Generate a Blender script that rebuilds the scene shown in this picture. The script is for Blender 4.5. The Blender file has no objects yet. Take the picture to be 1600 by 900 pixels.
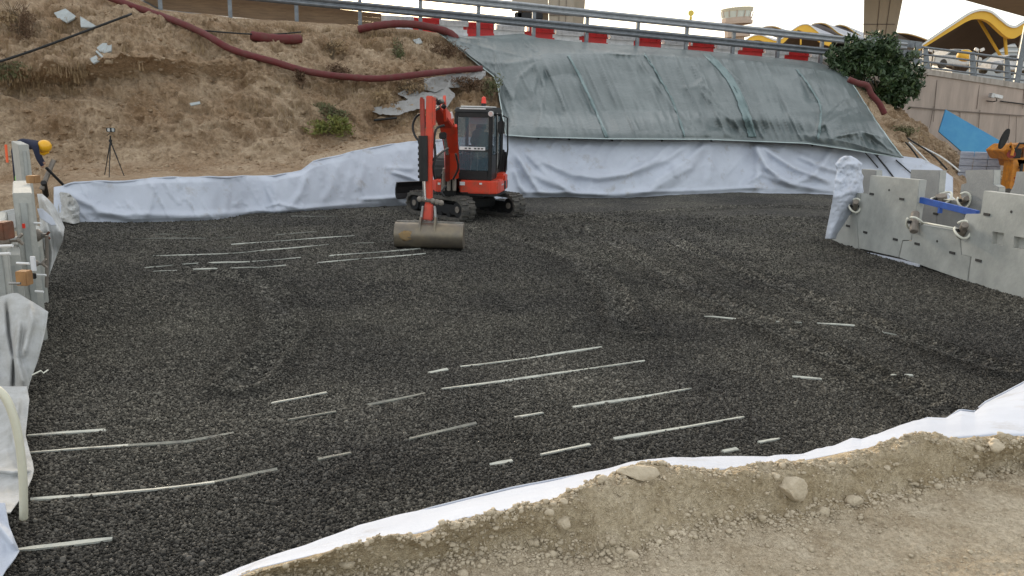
import bpy, bmesh, math, random
import numpy as np
from mathutils import Vector, Matrix
R = math.radians
random.seed(7); rng = np.random.default_rng(7)
scene = bpy.context.scene
COL = scene.collection
# ------------------------------------------------------------------ camera
F = 1230.0; H = 2.45; PITCH = R(12.47); ROLL = R(1.3)
C0 = np.array([0, 0, H])
fw = np.array([0, math.cos(PITCH), -math.sin(PITCH)])
up0 = np.array([0, math.sin(PITCH), math.cos(PITCH)])
rt0 = np.array([1.0, 0, 0])
rt = rt0*math.cos(ROLL) + up0*math.sin(ROLL)
up = up0*math.cos(ROLL) - rt0*math.sin(ROLL)
def ray(px, py):
    px = np.asarray(px, float); py = np.asarray(py, float)
    return fw + ((px-800)/F)[..., None]*rt + ((450-py)/F)[..., None]*up
def P(px, py, Y):
    d = ray(px, py); return C0 + d*(np.asarray(Y, float)/d[..., 1])[..., None]
def G(px, py, z=0.0):
    d = ray(px, py); return C0 + d*((np.asarray(z, float)-H)/d[..., 2])[..., None]
def GY(px, py, z=0.0): return G(px, py, z)[..., 1]
def V(a): return Vector([float(x) for x in a])
cam = bpy.data.cameras.new("camera"); co = bpy.data.objects.new("camera", cam); COL.objects.link(co)
cam.sensor_width = 36; cam.lens = 36*F/1600; cam.clip_end = 5000; cam.clip_start = 0.05
co.matrix_world = Matrix(((rt[0], up[0], -fw[0], 0), (rt[1], up[1], -fw[1], 0), (rt[2], up[2], -fw[2], H), (0, 0, 0, 1)))
scene.camera = co
# ------------------------------------------------------------------ light
SUN_EL, SUN_AZ = R(14), R(-20)       # low, behind the scene to the left
w = bpy.data.worlds.new("World"); scene.world = w; w.use_nodes = True
nt = w.node_tree; bg = nt.nodes['Background']
sky = nt.nodes.new('ShaderNodeTexSky'); sky.sky_type = 'NISHITA'; sky.sun_disc = False
sky.sun_elevation = SUN_EL; sky.sun_rotation = SUN_AZ; sky.air_density = 1.0; sky.dust_density = 2.5; sky.ozone_density = 1.2
hz = nt.nodes.new('ShaderNodeMix'); hz.data_type = 'RGBA'; hz.inputs[0].default_value = .72     # thin high haze whitens the sky
nt.links.new(sky.outputs[0], hz.inputs[6]); hz.inputs[7].default_value = (2.2, 2.1, 1.9, 1)
nt.links.new(hz.outputs[2], bg.inputs[0]); bg.inputs[1].default_value = 0.14
sl = bpy.data.lights.new("sun", 'SUN'); sl.energy = 1.2; sl.angle = R(12); sl.color = (1, .84, .64)
so = bpy.data.objects.new("sun", sl); COL.objects.link(so)
sd = Vector((math.sin(SUN_AZ)*math.cos(SUN_EL), math.cos(SUN_AZ)*math.cos(SUN_EL), math.sin(SUN_EL)))
so.rotation_euler = sd.to_track_quat('Z', 'Y').to_euler()
scene.view_settings.view_transform = 'Standard'; scene.view_settings.look = 'None'
scene.view_settings.exposure = 2.05; scene.view_settings.gamma = 1
scene.render.engine = 'CYCLES'
# ------------------------------------------------------------------ numpy noise
_perm = rng.permutation(256); _perm = np.concatenate([_perm, _perm]); _val = rng.random(256)*2-1
def vnoise(p):
    i = np.floor(p).astype(int); f = p-i; f = f*f*(3-2*f); i &= 255
    def h(dx, dy, dz): return _val[_perm[_perm[(_perm[(i[..., 0]+dx) & 255]+i[..., 1]+dy) & 255]+((i[..., 2]+dz) & 255)]]
    x, y, z = f[..., 0], f[..., 1], f[..., 2]
    a = h(0,0,0)*(1-x)+h(1,0,0)*x; b = h(0,1,0)*(1-x)+h(1,1,0)*x
    c = h(0,0,1)*(1-x)+h(1,0,1)*x; d = h(0,1,1)*(1-x)+h(1,1,1)*x
    return (a*(1-y)+b*y)*(1-z)+(c*(1-y)+d*y)*z
def fbm(p, freq=1.0, octv=4, gain=.5, ridged=False):
    p = np.asarray(p, float); s = 0; a = 1.0; t = 0
    for o in range(octv):
        n = vnoise(p*freq + 17.3*o)
        if ridged: n = 1-2*np.abs(n)
        s = s+a*n; t += a; a *= gain; freq *= 2.03
    return s/t
# ------------------------------------------------------------------ materials
def mat(name, col, rough=.8, col2=None, scale=4.0, detail=6, bump=0, bscale=30, metal=0, spec=.5, alpha=1, mixlo=.35, mixhi=.65, stretch=None, coat=0, bdist=.02):
    m = bpy.data.materials.new(name); m.use_nodes = True; n = m.node_tree.nodes; l = m.node_tree.links
    b = n['Principled BSDF']; b.inputs['Roughness'].default_value = rough; b.inputs['Metallic'].default_value = metal
    b.inputs['Specular IOR Level'].default_value = spec; b.inputs['Alpha'].default_value = alpha
    if coat: b.inputs['Coat Weight'].default_value = coat
    b.inputs['Base Color'].default_value = (*col, 1)
    tc = n.new('ShaderNodeTexCoord'); src = tc.outputs['Object']
    if stretch:
        mp = n.new('ShaderNodeMapping'); mp.inputs['Scale'].default_value = stretch; l.new(src, mp.inputs[0]); src = mp.outputs[0]
    if col2:
        nz = n.new('ShaderNodeTexNoise'); nz.inputs['Scale'].default_value = scale; nz.inputs['Detail'].default_value = detail; nz.inputs['Roughness'].default_value = .65
        l.new(src, nz.inputs['Vector'])
        cr = n.new('ShaderNodeValToRGB'); cr.color_ramp.elements[0].position = mixlo; cr.color_ramp.elements[1].position = mixhi
        cr.color_ramp.elements[0].color = (*col, 1); cr.color_ramp.elements[1].color = (*col2, 1)
        l.new(nz.outputs[0], cr.inputs[0]); l.new(cr.outputs[0], b.inputs['Base Color'])
    if bump:
        nb = n.new('ShaderNodeTexNoise'); nb.inputs['Scale'].default_value = bscale; nb.inputs['Detail'].default_value = 6
        l.new(src, nb.inputs['Vector'])
        bp = n.new('ShaderNodeBump'); bp.inputs['Strength'].default_value = bump; bp.inputs['Distance'].default_value = bdist
        l.new(nb.outputs[0], bp.inputs['Height']); l.new(bp.outputs[0], b.inputs['Normal'])
    return m
M = {}
M['fabric'] = mat('fabric', (.52,.56,.64), .9, (.46,.495,.57), 1.3, bump=.3, bscale=60, spec=.2, bdist=.01)
def stain(m, col, sc, lo, hi, f):
    n = m.node_tree.nodes; l = m.node_tree.links; b = n['Principled BSDF']; src = b.inputs['Base Color'].links[0].from_socket
    tc = n.new('ShaderNodeTexCoord'); z = n.new('ShaderNodeTexNoise'); z.inputs['Scale'].default_value = sc; z.inputs['Detail'].default_value = 10; z.inputs['Roughness'].default_value = .7; l.new(tc.outputs['Object'], z.inputs['Vector'])
    r = n.new('ShaderNodeMapRange'); r.inputs[1].default_value = lo; r.inputs[2].default_value = hi; r.inputs[4].default_value = f; l.new(z.outputs[0], r.inputs[0])
    x = n.new('ShaderNodeMix'); x.data_type = 'RGBA'; l.new(r.outputs[0], x.inputs[0]); l.new(src, x.inputs[6]); x.inputs[7].default_value = (*col, 1); l.new(x.outputs[2], b.inputs['Base Color'])
stain(M['fabric'], (.27,.23,.18), 2.2, .56, .75, .6)
M['fabric_dirty'] = mat('fabric_dirty', (.48,.49,.495), .9, (.36,.36,.345), 5, bump=.3, bscale=50, spec=.2)
M['plastic'] = mat('plastic', (.095,.120,.124), .36, (.165,.195,.20), .8, detail=10, bump=.5, bscale=9, spec=.7, alpha=1, mixlo=.3, mixhi=.7, bdist=.03)
M['tape'] = mat('tape', (.13,.19,.195), .4, (.20,.27,.275), 1.6, bump=.3, bscale=20)
M['tape_edge'] = mat('tape_edge', (.42,.52,.52), .35, (.5,.58,.58), 8)
M['hose'] = mat('hose', (.12,.014,.018), .75, (.11,.035,.03), 6, bump=.2, bscale=40)
M['black'] = mat('black', (.010,.011,.012), .5, (.018,.018,.019), 12, spec=.35)
M['black_gloss'] = mat('black_gloss', (.012,.014,.018), .25, (.025,.026,.03), 8)
M['rubber'] = mat('rubber', (.045,.045,.044), .85, (.11,.10,.085), 9, bump=.3, bscale=40)
M['orange'] = mat('orange', (.62,.05,.018), .42, (.30,.075,.04), 5, detail=10, bump=.08, bscale=20, coat=.1, mixlo=.5, mixhi=.78)
M['dark_orange'] = mat('dark_orange', (.33,.035,.02), .5, (.20,.03,.02), 7)
M['steel'] = mat('steel', (.30,.30,.29), .4, (.16,.15,.14), 12, metal=.7, bump=.1)
M['chrome'] = mat('chrome', (.75,.75,.75), .15, metal=1)
M['galv'] = mat('galv', (.20,.22,.24), .45, (.13,.145,.165), 5, metal=.35, bump=.1, bscale=10)
M['galv_light'] = mat('galv_light', (.34,.36,.38), .42, (.25,.27,.29), 5, metal=.4)
M['white_paint'] = mat('white_paint', (.75,.76,.77), .5, (.6,.61,.6), 8)
M['bucket'] = mat('bucket', (.24,.20,.14), .42, (.14,.125,.11), 4, metal=.55, bump=.15, bscale=9, mixlo=.3, mixhi=.7)
M['bucket_mud'] = mat('bucket_mud', (.30,.19,.08), .9, (.24,.17,.09), 8, bump=.3)
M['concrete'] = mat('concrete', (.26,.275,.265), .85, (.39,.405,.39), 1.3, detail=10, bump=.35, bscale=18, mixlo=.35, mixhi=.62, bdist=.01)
M['concrete_edge'] = mat('concrete_edge', (.36,.37,.35), .85, (.44,.44,.41), 7, bump=.3, bscale=25)
M['concrete_shade'] = mat('concrete_shade', (.23,.24,.245), .85, (.28,.29,.29), 3, bump=.25, bscale=25)  # same concrete toned darker: shade on the rear wall put into the colour
M['hole'] = mat('hole', (.04,.04,.04), .9)
M['joint'] = mat('joint', (.17,.14,.12), .9)
M['wall'] = mat('wall', (.44,.36,.31), .9, (.30,.255,.22), 1.2, detail=8, bump=.25, bscale=8, stretch=(1.6,1.6,.28), mixlo=.38, mixhi=.72)
M['coping'] = mat('coping', (.42,.38,.34), .9, (.27,.24,.21), 2.5, bump=.2, bscale=9, stretch=(2,2,.5))
M['pier'] = mat('pier', (.42,.36,.28), .85, (.34,.30,.24), .5, bump=.15, bscale=3, stretch=(1,1,.3))
M['deck'] = mat('deck', (.20,.155,.115), .9, (.15,.12,.095), .6)
M['red_plastic'] = mat('red_plastic', (.60,.012,.015), .45, (.45,.012,.015), 4, bump=.1)
M['white_plastic'] = mat('white_plastic', (.78,.80,.84), .5, (.50,.52,.55), 3, bump=.1)
M['timber'] = mat('timber', (.26,.17,.10), .85, (.17,.11,.07), 3, stretch=(.6,.6,9), bump=.3)
M['wood_block'] = mat('wood_block', (.40,.22,.09), .8, (.26,.14,.06), 6, stretch=(6,1,1))
M['rust'] = mat('rust', (.17,.06,.03), .8, (.10,.05,.03), 10, bump=.3)
M['blue_bar'] = mat('blue_bar', (.02,.10,.42), .45, (.02,.07,.30), 8)
M['blue_sheet'] = mat('blue_sheet', (.03,.21,.42), .5, (.05,.26,.45), 1.5, bump=.3, bscale=3)
M['block_wrap'] = mat('block_wrap', (.27,.30,.38), .4, (.42,.45,.52), 4, bump=.5, bscale=8, stretch=(1,1,3))
M['yellow_machine'] = mat('yellow_machine', (.62,.24,.02), .45, (.36,.14,.03), 6, bump=.1)
M['roof_yellow'] = mat('roof_yellow', (.80,.48,.05), .6, (.7,.42,.05), .3)
M['roof_grey'] = mat('roof_grey', (.36,.37,.41), .6, (.31,.32,.36), .12)
M['roof_under'] = mat('roof_under', (.055,.038,.03), .9, (.075,.05,.04), .2)
M['roof_white'] = mat('roof_white', (.72,.74,.74), .5)
M['terminal_glass'] = mat('terminal_glass', (.42,.45,.46), .5, (.36,.39,.40), .3)
M['tower_wall'] = mat('tower_wall', (.50,.40,.33), .8, (.44,.36,.30), .2)
M['tower_roof'] = mat('tower_roof', (.55,.52,.40), .8)
M['tower_glass'] = mat('tower_glass', (.62,.68,.64), .15, metal=.1)
M['leaf'] = mat('leaf', (.020,.045,.018), .5, (.060,.10,.035), 3.5, mixlo=.42, mixhi=.6)
M['leaf_yellow'] = mat('leaf_yellow', (.11,.14,.03), .7, (.20,.20,.045), 5)
M['leaf_olive'] = mat('leaf_olive', (.09,.11,.045), .8, (.15,.14,.07), 5)
M['dry'] = mat('dry', (.34,.25,.14), .9, (.22,.15,.09), 3)
M['dry_dark'] = mat('dry_dark', (.10,.06,.035), .9, (.16,.10,.06), 3)
M['bark'] = mat('bark', (.10,.075,.05), .9, (.16,.12,.08), 9, bump=.4)
M['debris'] = mat('debris', (.40,.44,.45), .8, (.30,.32,.32), 4, bump=.3)
M['old_sheet'] = mat('old_sheet', (.30,.30,.30), .7, (.24,.235,.225), 3, bump=.5, bscale=9)
M['strap'] = mat('strap', (.42,.435,.39), .7, (.16,.16,.145), 7, detail=10, bump=.2, mixlo=.5, mixhi=.72)
M['strap_dull'] = mat('strap_dull', (.20,.21,.18), .8, (.12,.12,.11), 14, bump=.2)
M['cream_pipe'] = mat('cream_pipe', (.64,.63,.50), .4, (.56,.55,.45), 5)
M['rope'] = mat('rope', (.66,.66,.58), .7)
M['clamp'] = mat('clamp', (.16,.14,.12), .7, (.24,.21,.18), 12, bump=.3)
M['helmet'] = mat('helmet', (.80,.42,.02), .3)
M['navy'] = mat('navy', (.012,.016,.04), .9, (.02,.024,.05), 6)
M['skin'] = mat('skin', (.42,.24,.16), .6)
M['lime'] = mat('lime', (.30,.75,.06), .6)
M['fluo_orange'] = mat('fluo_orange', (.85,.14,.05), .6)
M['rock'] = mat('rock', (.54,.465,.35), .95, (.38,.32,.23), 9, bump=.9, bscale=25)
M['asphalt'] = mat('asphalt', (.05,.05,.05), .9)
M['red_lens'] = mat('red_lens', (.7,.04,.02), .3)
M['lens'] = mat('lens', (.8,.8,.78), .1, metal=.6)
M['amber'] = mat('amber', (.75,.55,.08), .3)
M['grey_fabric'] = mat('grey_fabric', (.11,.13,.11), .9, (.07,.08,.07), 9)
M['silver'] = mat('silver', (.5,.51,.52), .4, metal=.5)

def glass(name, tint, a):
    m = bpy.data.materials.new(name); m.use_nodes = True
    b = m.node_tree.nodes['Principled BSDF']; b.inputs['Base Color'].default_value = (*tint, 1)
    b.inputs['Roughness'].default_value = .04; b.inputs['Alpha'].default_value = a; b.inputs['Specular IOR Level'].default_value = .8
    return m
M['cab_glass'] = glass('cab_glass', (.10,.16,.20), .35)

def soil(name, a, b, c, sc=1.0, bump=.8, bd=.05):
    m = bpy.data.materials.new(name); m.use_nodes = True; n = m.node_tree.nodes; l = m.node_tree.links
    s = n['Principled BSDF']; s.inputs['Roughness'].default_value = .95; s.inputs['Specular IOR Level'].default_value = .15
    tc = n.new('ShaderNodeTexCoord')
    n1 = n.new('ShaderNodeTexNoise'); n1.inputs['Scale'].default_value = .7*sc; n1.inputs['Detail'].default_value = 8; n1.inputs['Roughness'].default_value = .6
    n2 = n.new('ShaderNodeTexNoise'); n2.inputs['Scale'].default_value = 9*sc; n2.inputs['Detail'].default_value = 9; n2.inputs['Roughness'].default_value = .75
    n3 = n.new('ShaderNodeTexVoronoi'); n3.inputs['Scale'].default_value = 26*sc; n3.inputs['Randomness'].default_value = 1
    for q in (n1, n2, n3): l.new(tc.outputs['Object'], q.inputs['Vector'])
    r1 = n.new('ShaderNodeValToRGB'); e = r1.color_ramp.elements; e[0].position = .34; e[0].color = (*a, 1); e[1].position = .66; e[1].color = (*b, 1)
    l.new(n1.outputs[0], r1.inputs[0])
    r2 = n.new('ShaderNodeValToRGB'); e = r2.color_ramp.elements; e[0].position = .40; e[0].color = (.62,.59,.56,1); e[1].position = .62; e[1].color = (1.15,1.15,1.15,1)
    l.new(n2.outputs[0], r2.inputs[0])
    mx = n.new('ShaderNodeMix'); mx.data_type = 'RGBA'; mx.blend_type = 'MULTIPLY'; mx.inputs[0].default_value = .8
    l.new(r1.outputs[0], mx.inputs[6]); l.new(r2.outputs[0], mx.inputs[7])
    # pale stones
    r3 = n.new('ShaderNodeValToRGB'); e = r3.color_ramp.elements; e[0].position = .42; e[0].color = (0,0,0,1); e[1].position = .52; e[1].color = (.8,.8,.8,1)
    sp = n.new('ShaderNodeSeparateColor'); l.new(n3.outputs['Color'], sp.inputs[0])
    sb = n.new('ShaderNodeMath'); sb.operation = 'SUBTRACT'; l.new(sp.outputs[0], sb.inputs[0]); l.new(n3.outputs['Distance'], sb.inputs[1])
    sb2 = n.new('ShaderNodeMath'); sb2.operation = 'SUBTRACT'; l.new(sb.outputs[0], sb2.inputs[0]); sb2.inputs[1].default_value = .22; l.new(sb2.outputs[0], r3.inputs[0])
    m2 = n.new('ShaderNodeMix'); m2.data_type = 'RGBA'; l.new(r3.outputs[0], m2.inputs[0]); l.new(mx.outputs[2], m2.inputs[6]); m2.inputs[7].default_value = (*c, 1)
    l.new(m2.outputs[2], s.inputs['Base Color'])
    ad = n.new('ShaderNodeMath'); ad.operation = 'MULTIPLY_ADD'; l.new(n3.outputs['Distance'], ad.inputs[0]); ad.inputs[1].default_value = -.35; l.new(n2.outputs[0], ad.inputs[2])
    bp = n.new('ShaderNodeBump'); bp.inputs['Strength'].default_value = bump; bp.inputs['Distance'].default_value = bd
    l.new(ad.outputs[0], bp.inputs['Height']); l.new(bp.outputs[0], s.inputs['Normal'])
    return m
M['bank'] = soil('bank', (.27,.18,.108), (.44,.345,.245), (.42,.38,.32))
M['ground'] = soil('ground', (.26,.20,.14), (.32,.26,.19), (.4,.37,.3), .5)
M['dirt'] = soil('dirt', (.47,.385,.27), (.66,.575,.44), (.66,.6,.48), 4.5, 1, .02)
M['berm'] = soil('berm', (.46,.37,.24), (.66,.57,.42), (.64,.56,.43), 4.5, 1, .025)

def gravel_mat(name, island):
    m = bpy.data.materials.new(name); m.use_nodes = True; n = m.node_tree.nodes; l = m.node_tree.links
    s = n['Principled BSDF']; s.inputs['Roughness'].default_value = .85; s.inputs['Specular IOR Level'].default_value = .22
    tc = n.new('ShaderNodeTexCoord')
    rp = n.new('ShaderNodeValToRGB'); e = rp.color_ramp.elements
    e[0].position = 0; e[0].color = (.018,.018,.017,1); e[1].position = 1; e[1].color = (.15,.145,.130,1)
    e2 = rp.color_ramp.elements.new(.6); e2.color = (.060,.058,.051,1)
    if island:
        g = n.new('ShaderNodeNewGeometry'); l.new(g.outputs['Random Per Island'], rp.inputs[0])
        nz = n.new('ShaderNodeTexNoise'); nz.inputs['Scale'].default_value = .42; nz.inputs['Detail'].default_value = 6; l.new(tc.outputs['Object'], nz.inputs['Vector'])
        r2 = n.new('ShaderNodeValToRGB'); e = r2.color_ramp.elements; e[0].position = .38; e[0].color = (.72,.71,.72,1); e[1].position = .66; e[1].color = (1.4,1.36,1.27,1)
        l.new(nz.outputs[0], r2.inputs[0]); mx = n.new('ShaderNodeMix'); mx.data_type = 'RGBA'; mx.blend_type = 'MULTIPLY'; mx.inputs[0].default_value = 1
        l.new(rp.outputs[0], mx.inputs[6]); l.new(r2.outputs[0], mx.inputs[7]); l.new(mx.outputs[2], s.inputs['Base Color'])
    else:
        v = n.new('ShaderNodeTexVoronoi'); v.inputs['Scale'].default_value = 34; l.new(tc.outputs['Object'], v.inputs['Vector'])
        v2 = n.new('ShaderNodeTexVoronoi'); v2.inputs['Scale'].default_value = 17; l.new(tc.outputs['Object'], v2.inputs['Vector'])
        sp = n.new('ShaderNodeSeparateColor'); l.new(v.outputs['Color'], sp.inputs[0]); l.new(sp.outputs[0], rp.inputs[0])
        nz = n.new('ShaderNodeTexNoise'); nz.inputs['Scale'].default_value = .42; nz.inputs['Detail'].default_value = 6; l.new(tc.outputs['Object'], nz.inputs['Vector'])
        r2 = n.new('ShaderNodeValToRGB'); e = r2.color_ramp.elements; e[0].position = .38; e[0].color = (.72,.71,.72,1); e[1].position = .66; e[1].color = (1.4,1.36,1.27,1)
        l.new(nz.outputs[0], r2.inputs[0])
        mx = n.new('ShaderNodeMix'); mx.data_type = 'RGBA'; mx.blend_type = 'MULTIPLY'; mx.inputs[0].default_value = 1
        l.new(rp.outputs[0], mx.inputs[6]); l.new(r2.outputs[0], mx.inputs[7]); l.new(mx.outputs[2], s.inputs['Base Color'])
        ma = n.new('ShaderNodeMath'); ma.operation = 'MULTIPLY_ADD'; l.new(v2.outputs['Distance'], ma.inputs[0]); ma.inputs[1].default_value = 1.2; l.new(v.outputs['Distance'], ma.inputs[2])
        mm = n.new('ShaderNodeMath'); mm.operation = 'MULTIPLY'; l.new(ma.outputs[0], mm.inputs[0]); mm.inputs[1].default_value = -1
        bp = n.new('ShaderNodeBump'); bp.inputs['Strength'].default_value = 1; bp.inputs['Distance'].default_value = .018
        l.new(mm.outputs[0], bp.inputs['Height']); l.new(bp.outputs[0], s.inputs['Normal'])
    sb_ = s.inputs['Base Color'].links[0].from_socket; at = n.new('ShaderNodeAttribute'); at.attribute_name = 'dust'
    mp_ = n.new('ShaderNodeMath'); mp_.operation = 'ADD'; mp_.inputs[1].default_value = 1; l.new(at.outputs['Fac'], mp_.inputs[0])
    cm = n.new('ShaderNodeVectorMath'); cm.operation = 'SCALE'; l.new(sb_, cm.inputs[0]); l.new(mp_.outputs[0], cm.inputs['Scale']); l.new(cm.outputs[0], s.inputs['Base Color'])
    return m
M['gravel'] = gravel_mat('gravel', False); M['pebble'] = gravel_mat('pebble', True)
# ------------------------------------------------------------------ object helpers
ORG = {}
def tag(o, label=None, cat=None, group=None, kind=None):
    if label: o['label'] = label
    if cat: o['category'] = cat
    if group: o['group'] = group
    if kind: o['kind'] = kind
    return o
def thing(name, label, cat, loc, group=None):
    o = bpy.data.objects.new(name, None); COL.objects.link(o); o.location = V(loc); o.empty_display_size = .2
    ORG[o.name] = np.array([float(x) for x in loc]); return tag(o, label, cat, group)
def link_mesh(name, me, mats, parent=None, smooth=False, org=None):
    o = bpy.data.objects.new(name, me); COL.objects.link(o)
    for m in (mats if isinstance(mats, (list, tuple)) else [mats]): me.materials.append(M[m] if isinstance(m, str) else m)
    if smooth: me.polygons.foreach_set('use_smooth', [True]*len(me.polygons))
    if parent is not None: o.parent = parent
    return o
class MB:
    def __init__(s): s.v = []; s.f = []; s.mi = []
    def add(s, vs, fs, mi=0):
        o = len(s.v); s.v += [tuple(float(c) for c in v) for v in vs]; s.f += [tuple(i+o for i in f) for f in fs]; s.mi += [mi]*len(fs); return s
    def hexa(s, p, mi=0):   # 8 pts: bottom 4 ccw, top 4
        return s.add(p, [(3,2,1,0),(4,5,6,7),(0,1,5,4),(1,2,6,5),(2,3,7,6),(3,0,4,7)], mi)
    def box(s, c, sz, ax=None, mi=0):
        c = np.array(c, float); ax = np.eye(3) if ax is None else np.array(ax, float)
        q = [(-1,-1,-1),(1,-1,-1),(1,1,-1),(-1,1,-1),(-1,-1,1),(1,-1,1),(1,1,1),(-1,1,1)]
        return s.hexa([c+sum(ax[k]*t[k]*sz[k]/2 for k in range(3)) for t in q], mi)
    def beam(s, a, b, w, h, side=None, w2=None, h2=None, mi=0):
        a = np.array(a, float); b = np.array(b, float); d = (b-a)/np.linalg.norm(b-a)
        side = np.array([1., 0, 0]) if side is None else np.array(side, float)
        side = side-d*side.dot(d); side /= np.linalg.norm(side); n = np.cross(d, side)
        w2 = w if w2 is None else w2; h2 = h if h2 is None else h2
        r = []
        for p, ww, hh in ((a, w, h), (b, w2, h2)):
            for sx, sy in ((-1,-1),(1,-1),(1,1),(-1,1)): r.append(p+side*sx*ww/2+n*sy*hh/2)
        return s.hexa(r, mi)
    def tube(s, pts, r, seg=8, mi=0, cap=True, ribs=0):
        pts = [np.array(p, float) for p in pts]; n = len(pts); rr = r if hasattr(r, '__len__') else [r]*n
        vs = []; fs = []; pn = None
        for i, p in enumerate(pts):
            t = pts[min(i+1, n-1)]-pts[max(i-1, 0)]; t = t/(np.linalg.norm(t)+1e-9)
            if pn is None:
                ref = np.array([0, 0, 1.]) if abs(t[2]) < .9 else np.array([1., 0, 0]); pn = np.cross(t, ref)
            pn = pn-t*pn.dot(t); pn /= np.linalg.norm(pn); bn = np.cross(t, pn)
            for k in range(seg):
                a = 2*math.pi*k/seg; vs.append(p+(pn*math.cos(a)+bn*math.sin(a))*rr[i])
        for i in range(n-1):
            for k in range(seg):
                fs.append((i*seg+k, i*seg+(k+1) % seg, (i+1)*seg+(k+1) % seg, (i+1)*seg+k))
        if cap: fs += [tuple(range(seg))[::-1], tuple((n-1)*seg+k for k in range(seg))]
        return s.add(vs, fs, mi)
    def cyl(s, a, b, r, r2=None, seg=16, mi=0): return s.tube([a, b], [r, r if r2 is None else r2], seg, mi)
    def prism(s, poly, ext, mi=0, mi_side=None):
        n = len(poly); ext = np.array(ext, float); p = [np.array(q, float) for q in poly]
        s.add(p+[q+ext for q in p], [tuple(range(n)), tuple(range(2*n-1, n-1, -1))], mi)
        o = len(s.v)-2*n
        for i in range(n):
            j = (i+1) % n; s.f.append((o+i, o+n+i, o+n+j, o+j)); s.mi.append(mi if mi_side is None else mi_side)
        return s
    def ball(s, c, r, seg=12, rings=8, mi=0, jitter=0, sc=(1,1,1)):
        c = np.array(c, float); vs = [c+np.array([0,0,r*sc[2]])]
        for i in range(1, rings):
            th = math.pi*i/rings
            for k in range(seg):
                a = 2*math.pi*k/seg; j = 1+random.uniform(-jitter, jitter)
                vs.append(c+np.array([math.sin(th)*math.cos(a)*sc[0], math.sin(th)*math.sin(a)*sc[1], math.cos(th)*sc[2]])*r*j)
        vs.append(c-np.array([0,0,r*sc[2]])); fs = []
        for k in range(seg):
            fs.append((0, 1+k, 1+(k+1) % seg)); b = 1+(rings-2)*seg; fs.append((len(vs)-1, b+(k+1) % seg, b+k))
            for i in range(rings-2): a = 1+i*seg; fs.append((a+k, a+seg+k, a+seg+(k+1) % seg, a+(k+1) % seg))
        return s.add(vs, fs, mi)
    def build(s, name, mats, parent=None, smooth=False, bevel=0, org=None, fix=True):
        o0 = ORG[parent.name] if parent is not None else (np.array(org, float) if org is not None else None)
        v = np.array(s.v, float)
        if o0 is None: o0 = np.array([v[:,0].mean(), v[:,1].mean(), v[:,2].min()])
        me = bpy.data.meshes.new(name); me.from_pydata([tuple(q) for q in v-o0], [], s.f)
        me.polygons.foreach_set('material_index', s.mi)
        o = link_mesh(name, me, mats, parent, smooth)
        if parent is None: o.location = V(o0)
        ORG[o.name] = o0
        if fix:
            bm = bmesh.new(); bm.from_mesh(me); bmesh.ops.recalc_face_normals(bm, faces=bm.faces[:])
            if bevel: bmesh.ops.bevel(bm, geom=bm.edges[:], offset=bevel, segments=2, affect='EDGES', clamp_overlap=True)
            bm.to_mesh(me); bm.free()
        return o
def grid_obj(name, Pts, mats, parent=None, smooth=True, mask=None, thick=0, fmat=None):
    nu, nv = Pts.shape[:2]; idx = np.arange(nu*nv).reshape(nu, nv)
    q = np.stack([idx[:-1,:-1], idx[1:,:-1], idx[1:,1:], idx[:-1,1:]], -1)
    if mask is not None: q = q[mask]
    q = q.reshape(-1, 4); fl = None if fmat is None else fmat.reshape(-1)
    v = Pts.reshape(-1, 3)
    o0 = ORG[parent.name] if parent is not None else np.array([v[:,0].mean(), v[:,1].mean(), v[:,2].min()])
    me = bpy.data.meshes.new(name); me.vertices.add(len(v)); me.vertices.foreach_set('co', (v-o0).astype(np.float32).ravel())
    me.loops.add(len(q)*4); me.loops.foreach_set('vertex_index', q.ravel().astype(np.int32))
    me.polygons.add(len(q)); me.polygons.foreach_set('loop_start', np.arange(0, len(q)*4, 4, dtype=np.int32))
    me.update(calc_edges=True)
    if fl is not None: me.polygons.foreach_set('material_index', fl.astype(np.int32))
    o = link_mesh(name, me, mats, parent, smooth)
    if parent is None: o.location = V(o0)
    ORG[o.name] = o0
    if mask is not None:
        bm = bmesh.new(); bm.from_mesh(me); bmesh.ops.delete(bm, geom=[x for x in bm.verts if not x.link_faces], context='VERTS'); bm.to_mesh(me); bm.free()
    if thick: md = o.modifiers.new('thick', 'SOLIDIFY'); md.thickness = thick; md.offset = 0
    return o
def tri_obj(name, v, t, mats, smooth=False, parent=None):
    me = bpy.data.meshes.new(name); me.vertices.add(len(v)); me.vertices.foreach_set('co', v.astype(np.float32).ravel())
    me.loops.add(len(t)*3); me.loops.foreach_set('vertex_index', t.ravel().astype(np.int32))
    me.polygons.add(len(t)); me.polygons.foreach_set('loop_start', np.arange(0, len(t)*3, 3, dtype=np.int32)); me.update(calc_edges=True)
    return link_mesh(name, me, mats, parent, smooth)
def copy_tree(o, parent=None):
    c = o.copy(); COL.objects.link(c); c.parent = parent
    for ch in list(o.children): copy_tree(ch, c)
    return c
def polydist(px, py, poly):
    best = np.full(np.shape(px), 1e9); tt = np.zeros(np.shape(px)); L = 0
    seg = [(np.array(poly[i], float), np.array(poly[i+1], float)) for i in range(len(poly)-1)]
    tot = sum(np.linalg.norm(b-a) for a, b in seg)
    for a, b in seg:
        d = b-a; l = np.linalg.norm(d); t = np.clip(((px-a[0])*d[0]+(py-a[1])*d[1])/l**2, 0, 1)
        q = np.hypot(px-a[0]-t*d[0], py-a[1]-t*d[1]); m = q < best
        best = np.where(m, q, best); tt = np.where(m, (L+t*l)/tot, tt); L += l
    return best, tt
def crease(px, py, poly, w, amp, taper=True):
    d, t = polydist(px, py, poly); k = amp*np.exp(-(d/w)**2)
    return k*np.clip(np.minimum(t, 1-t)*6+.15, 0, 1) if taper else k
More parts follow.
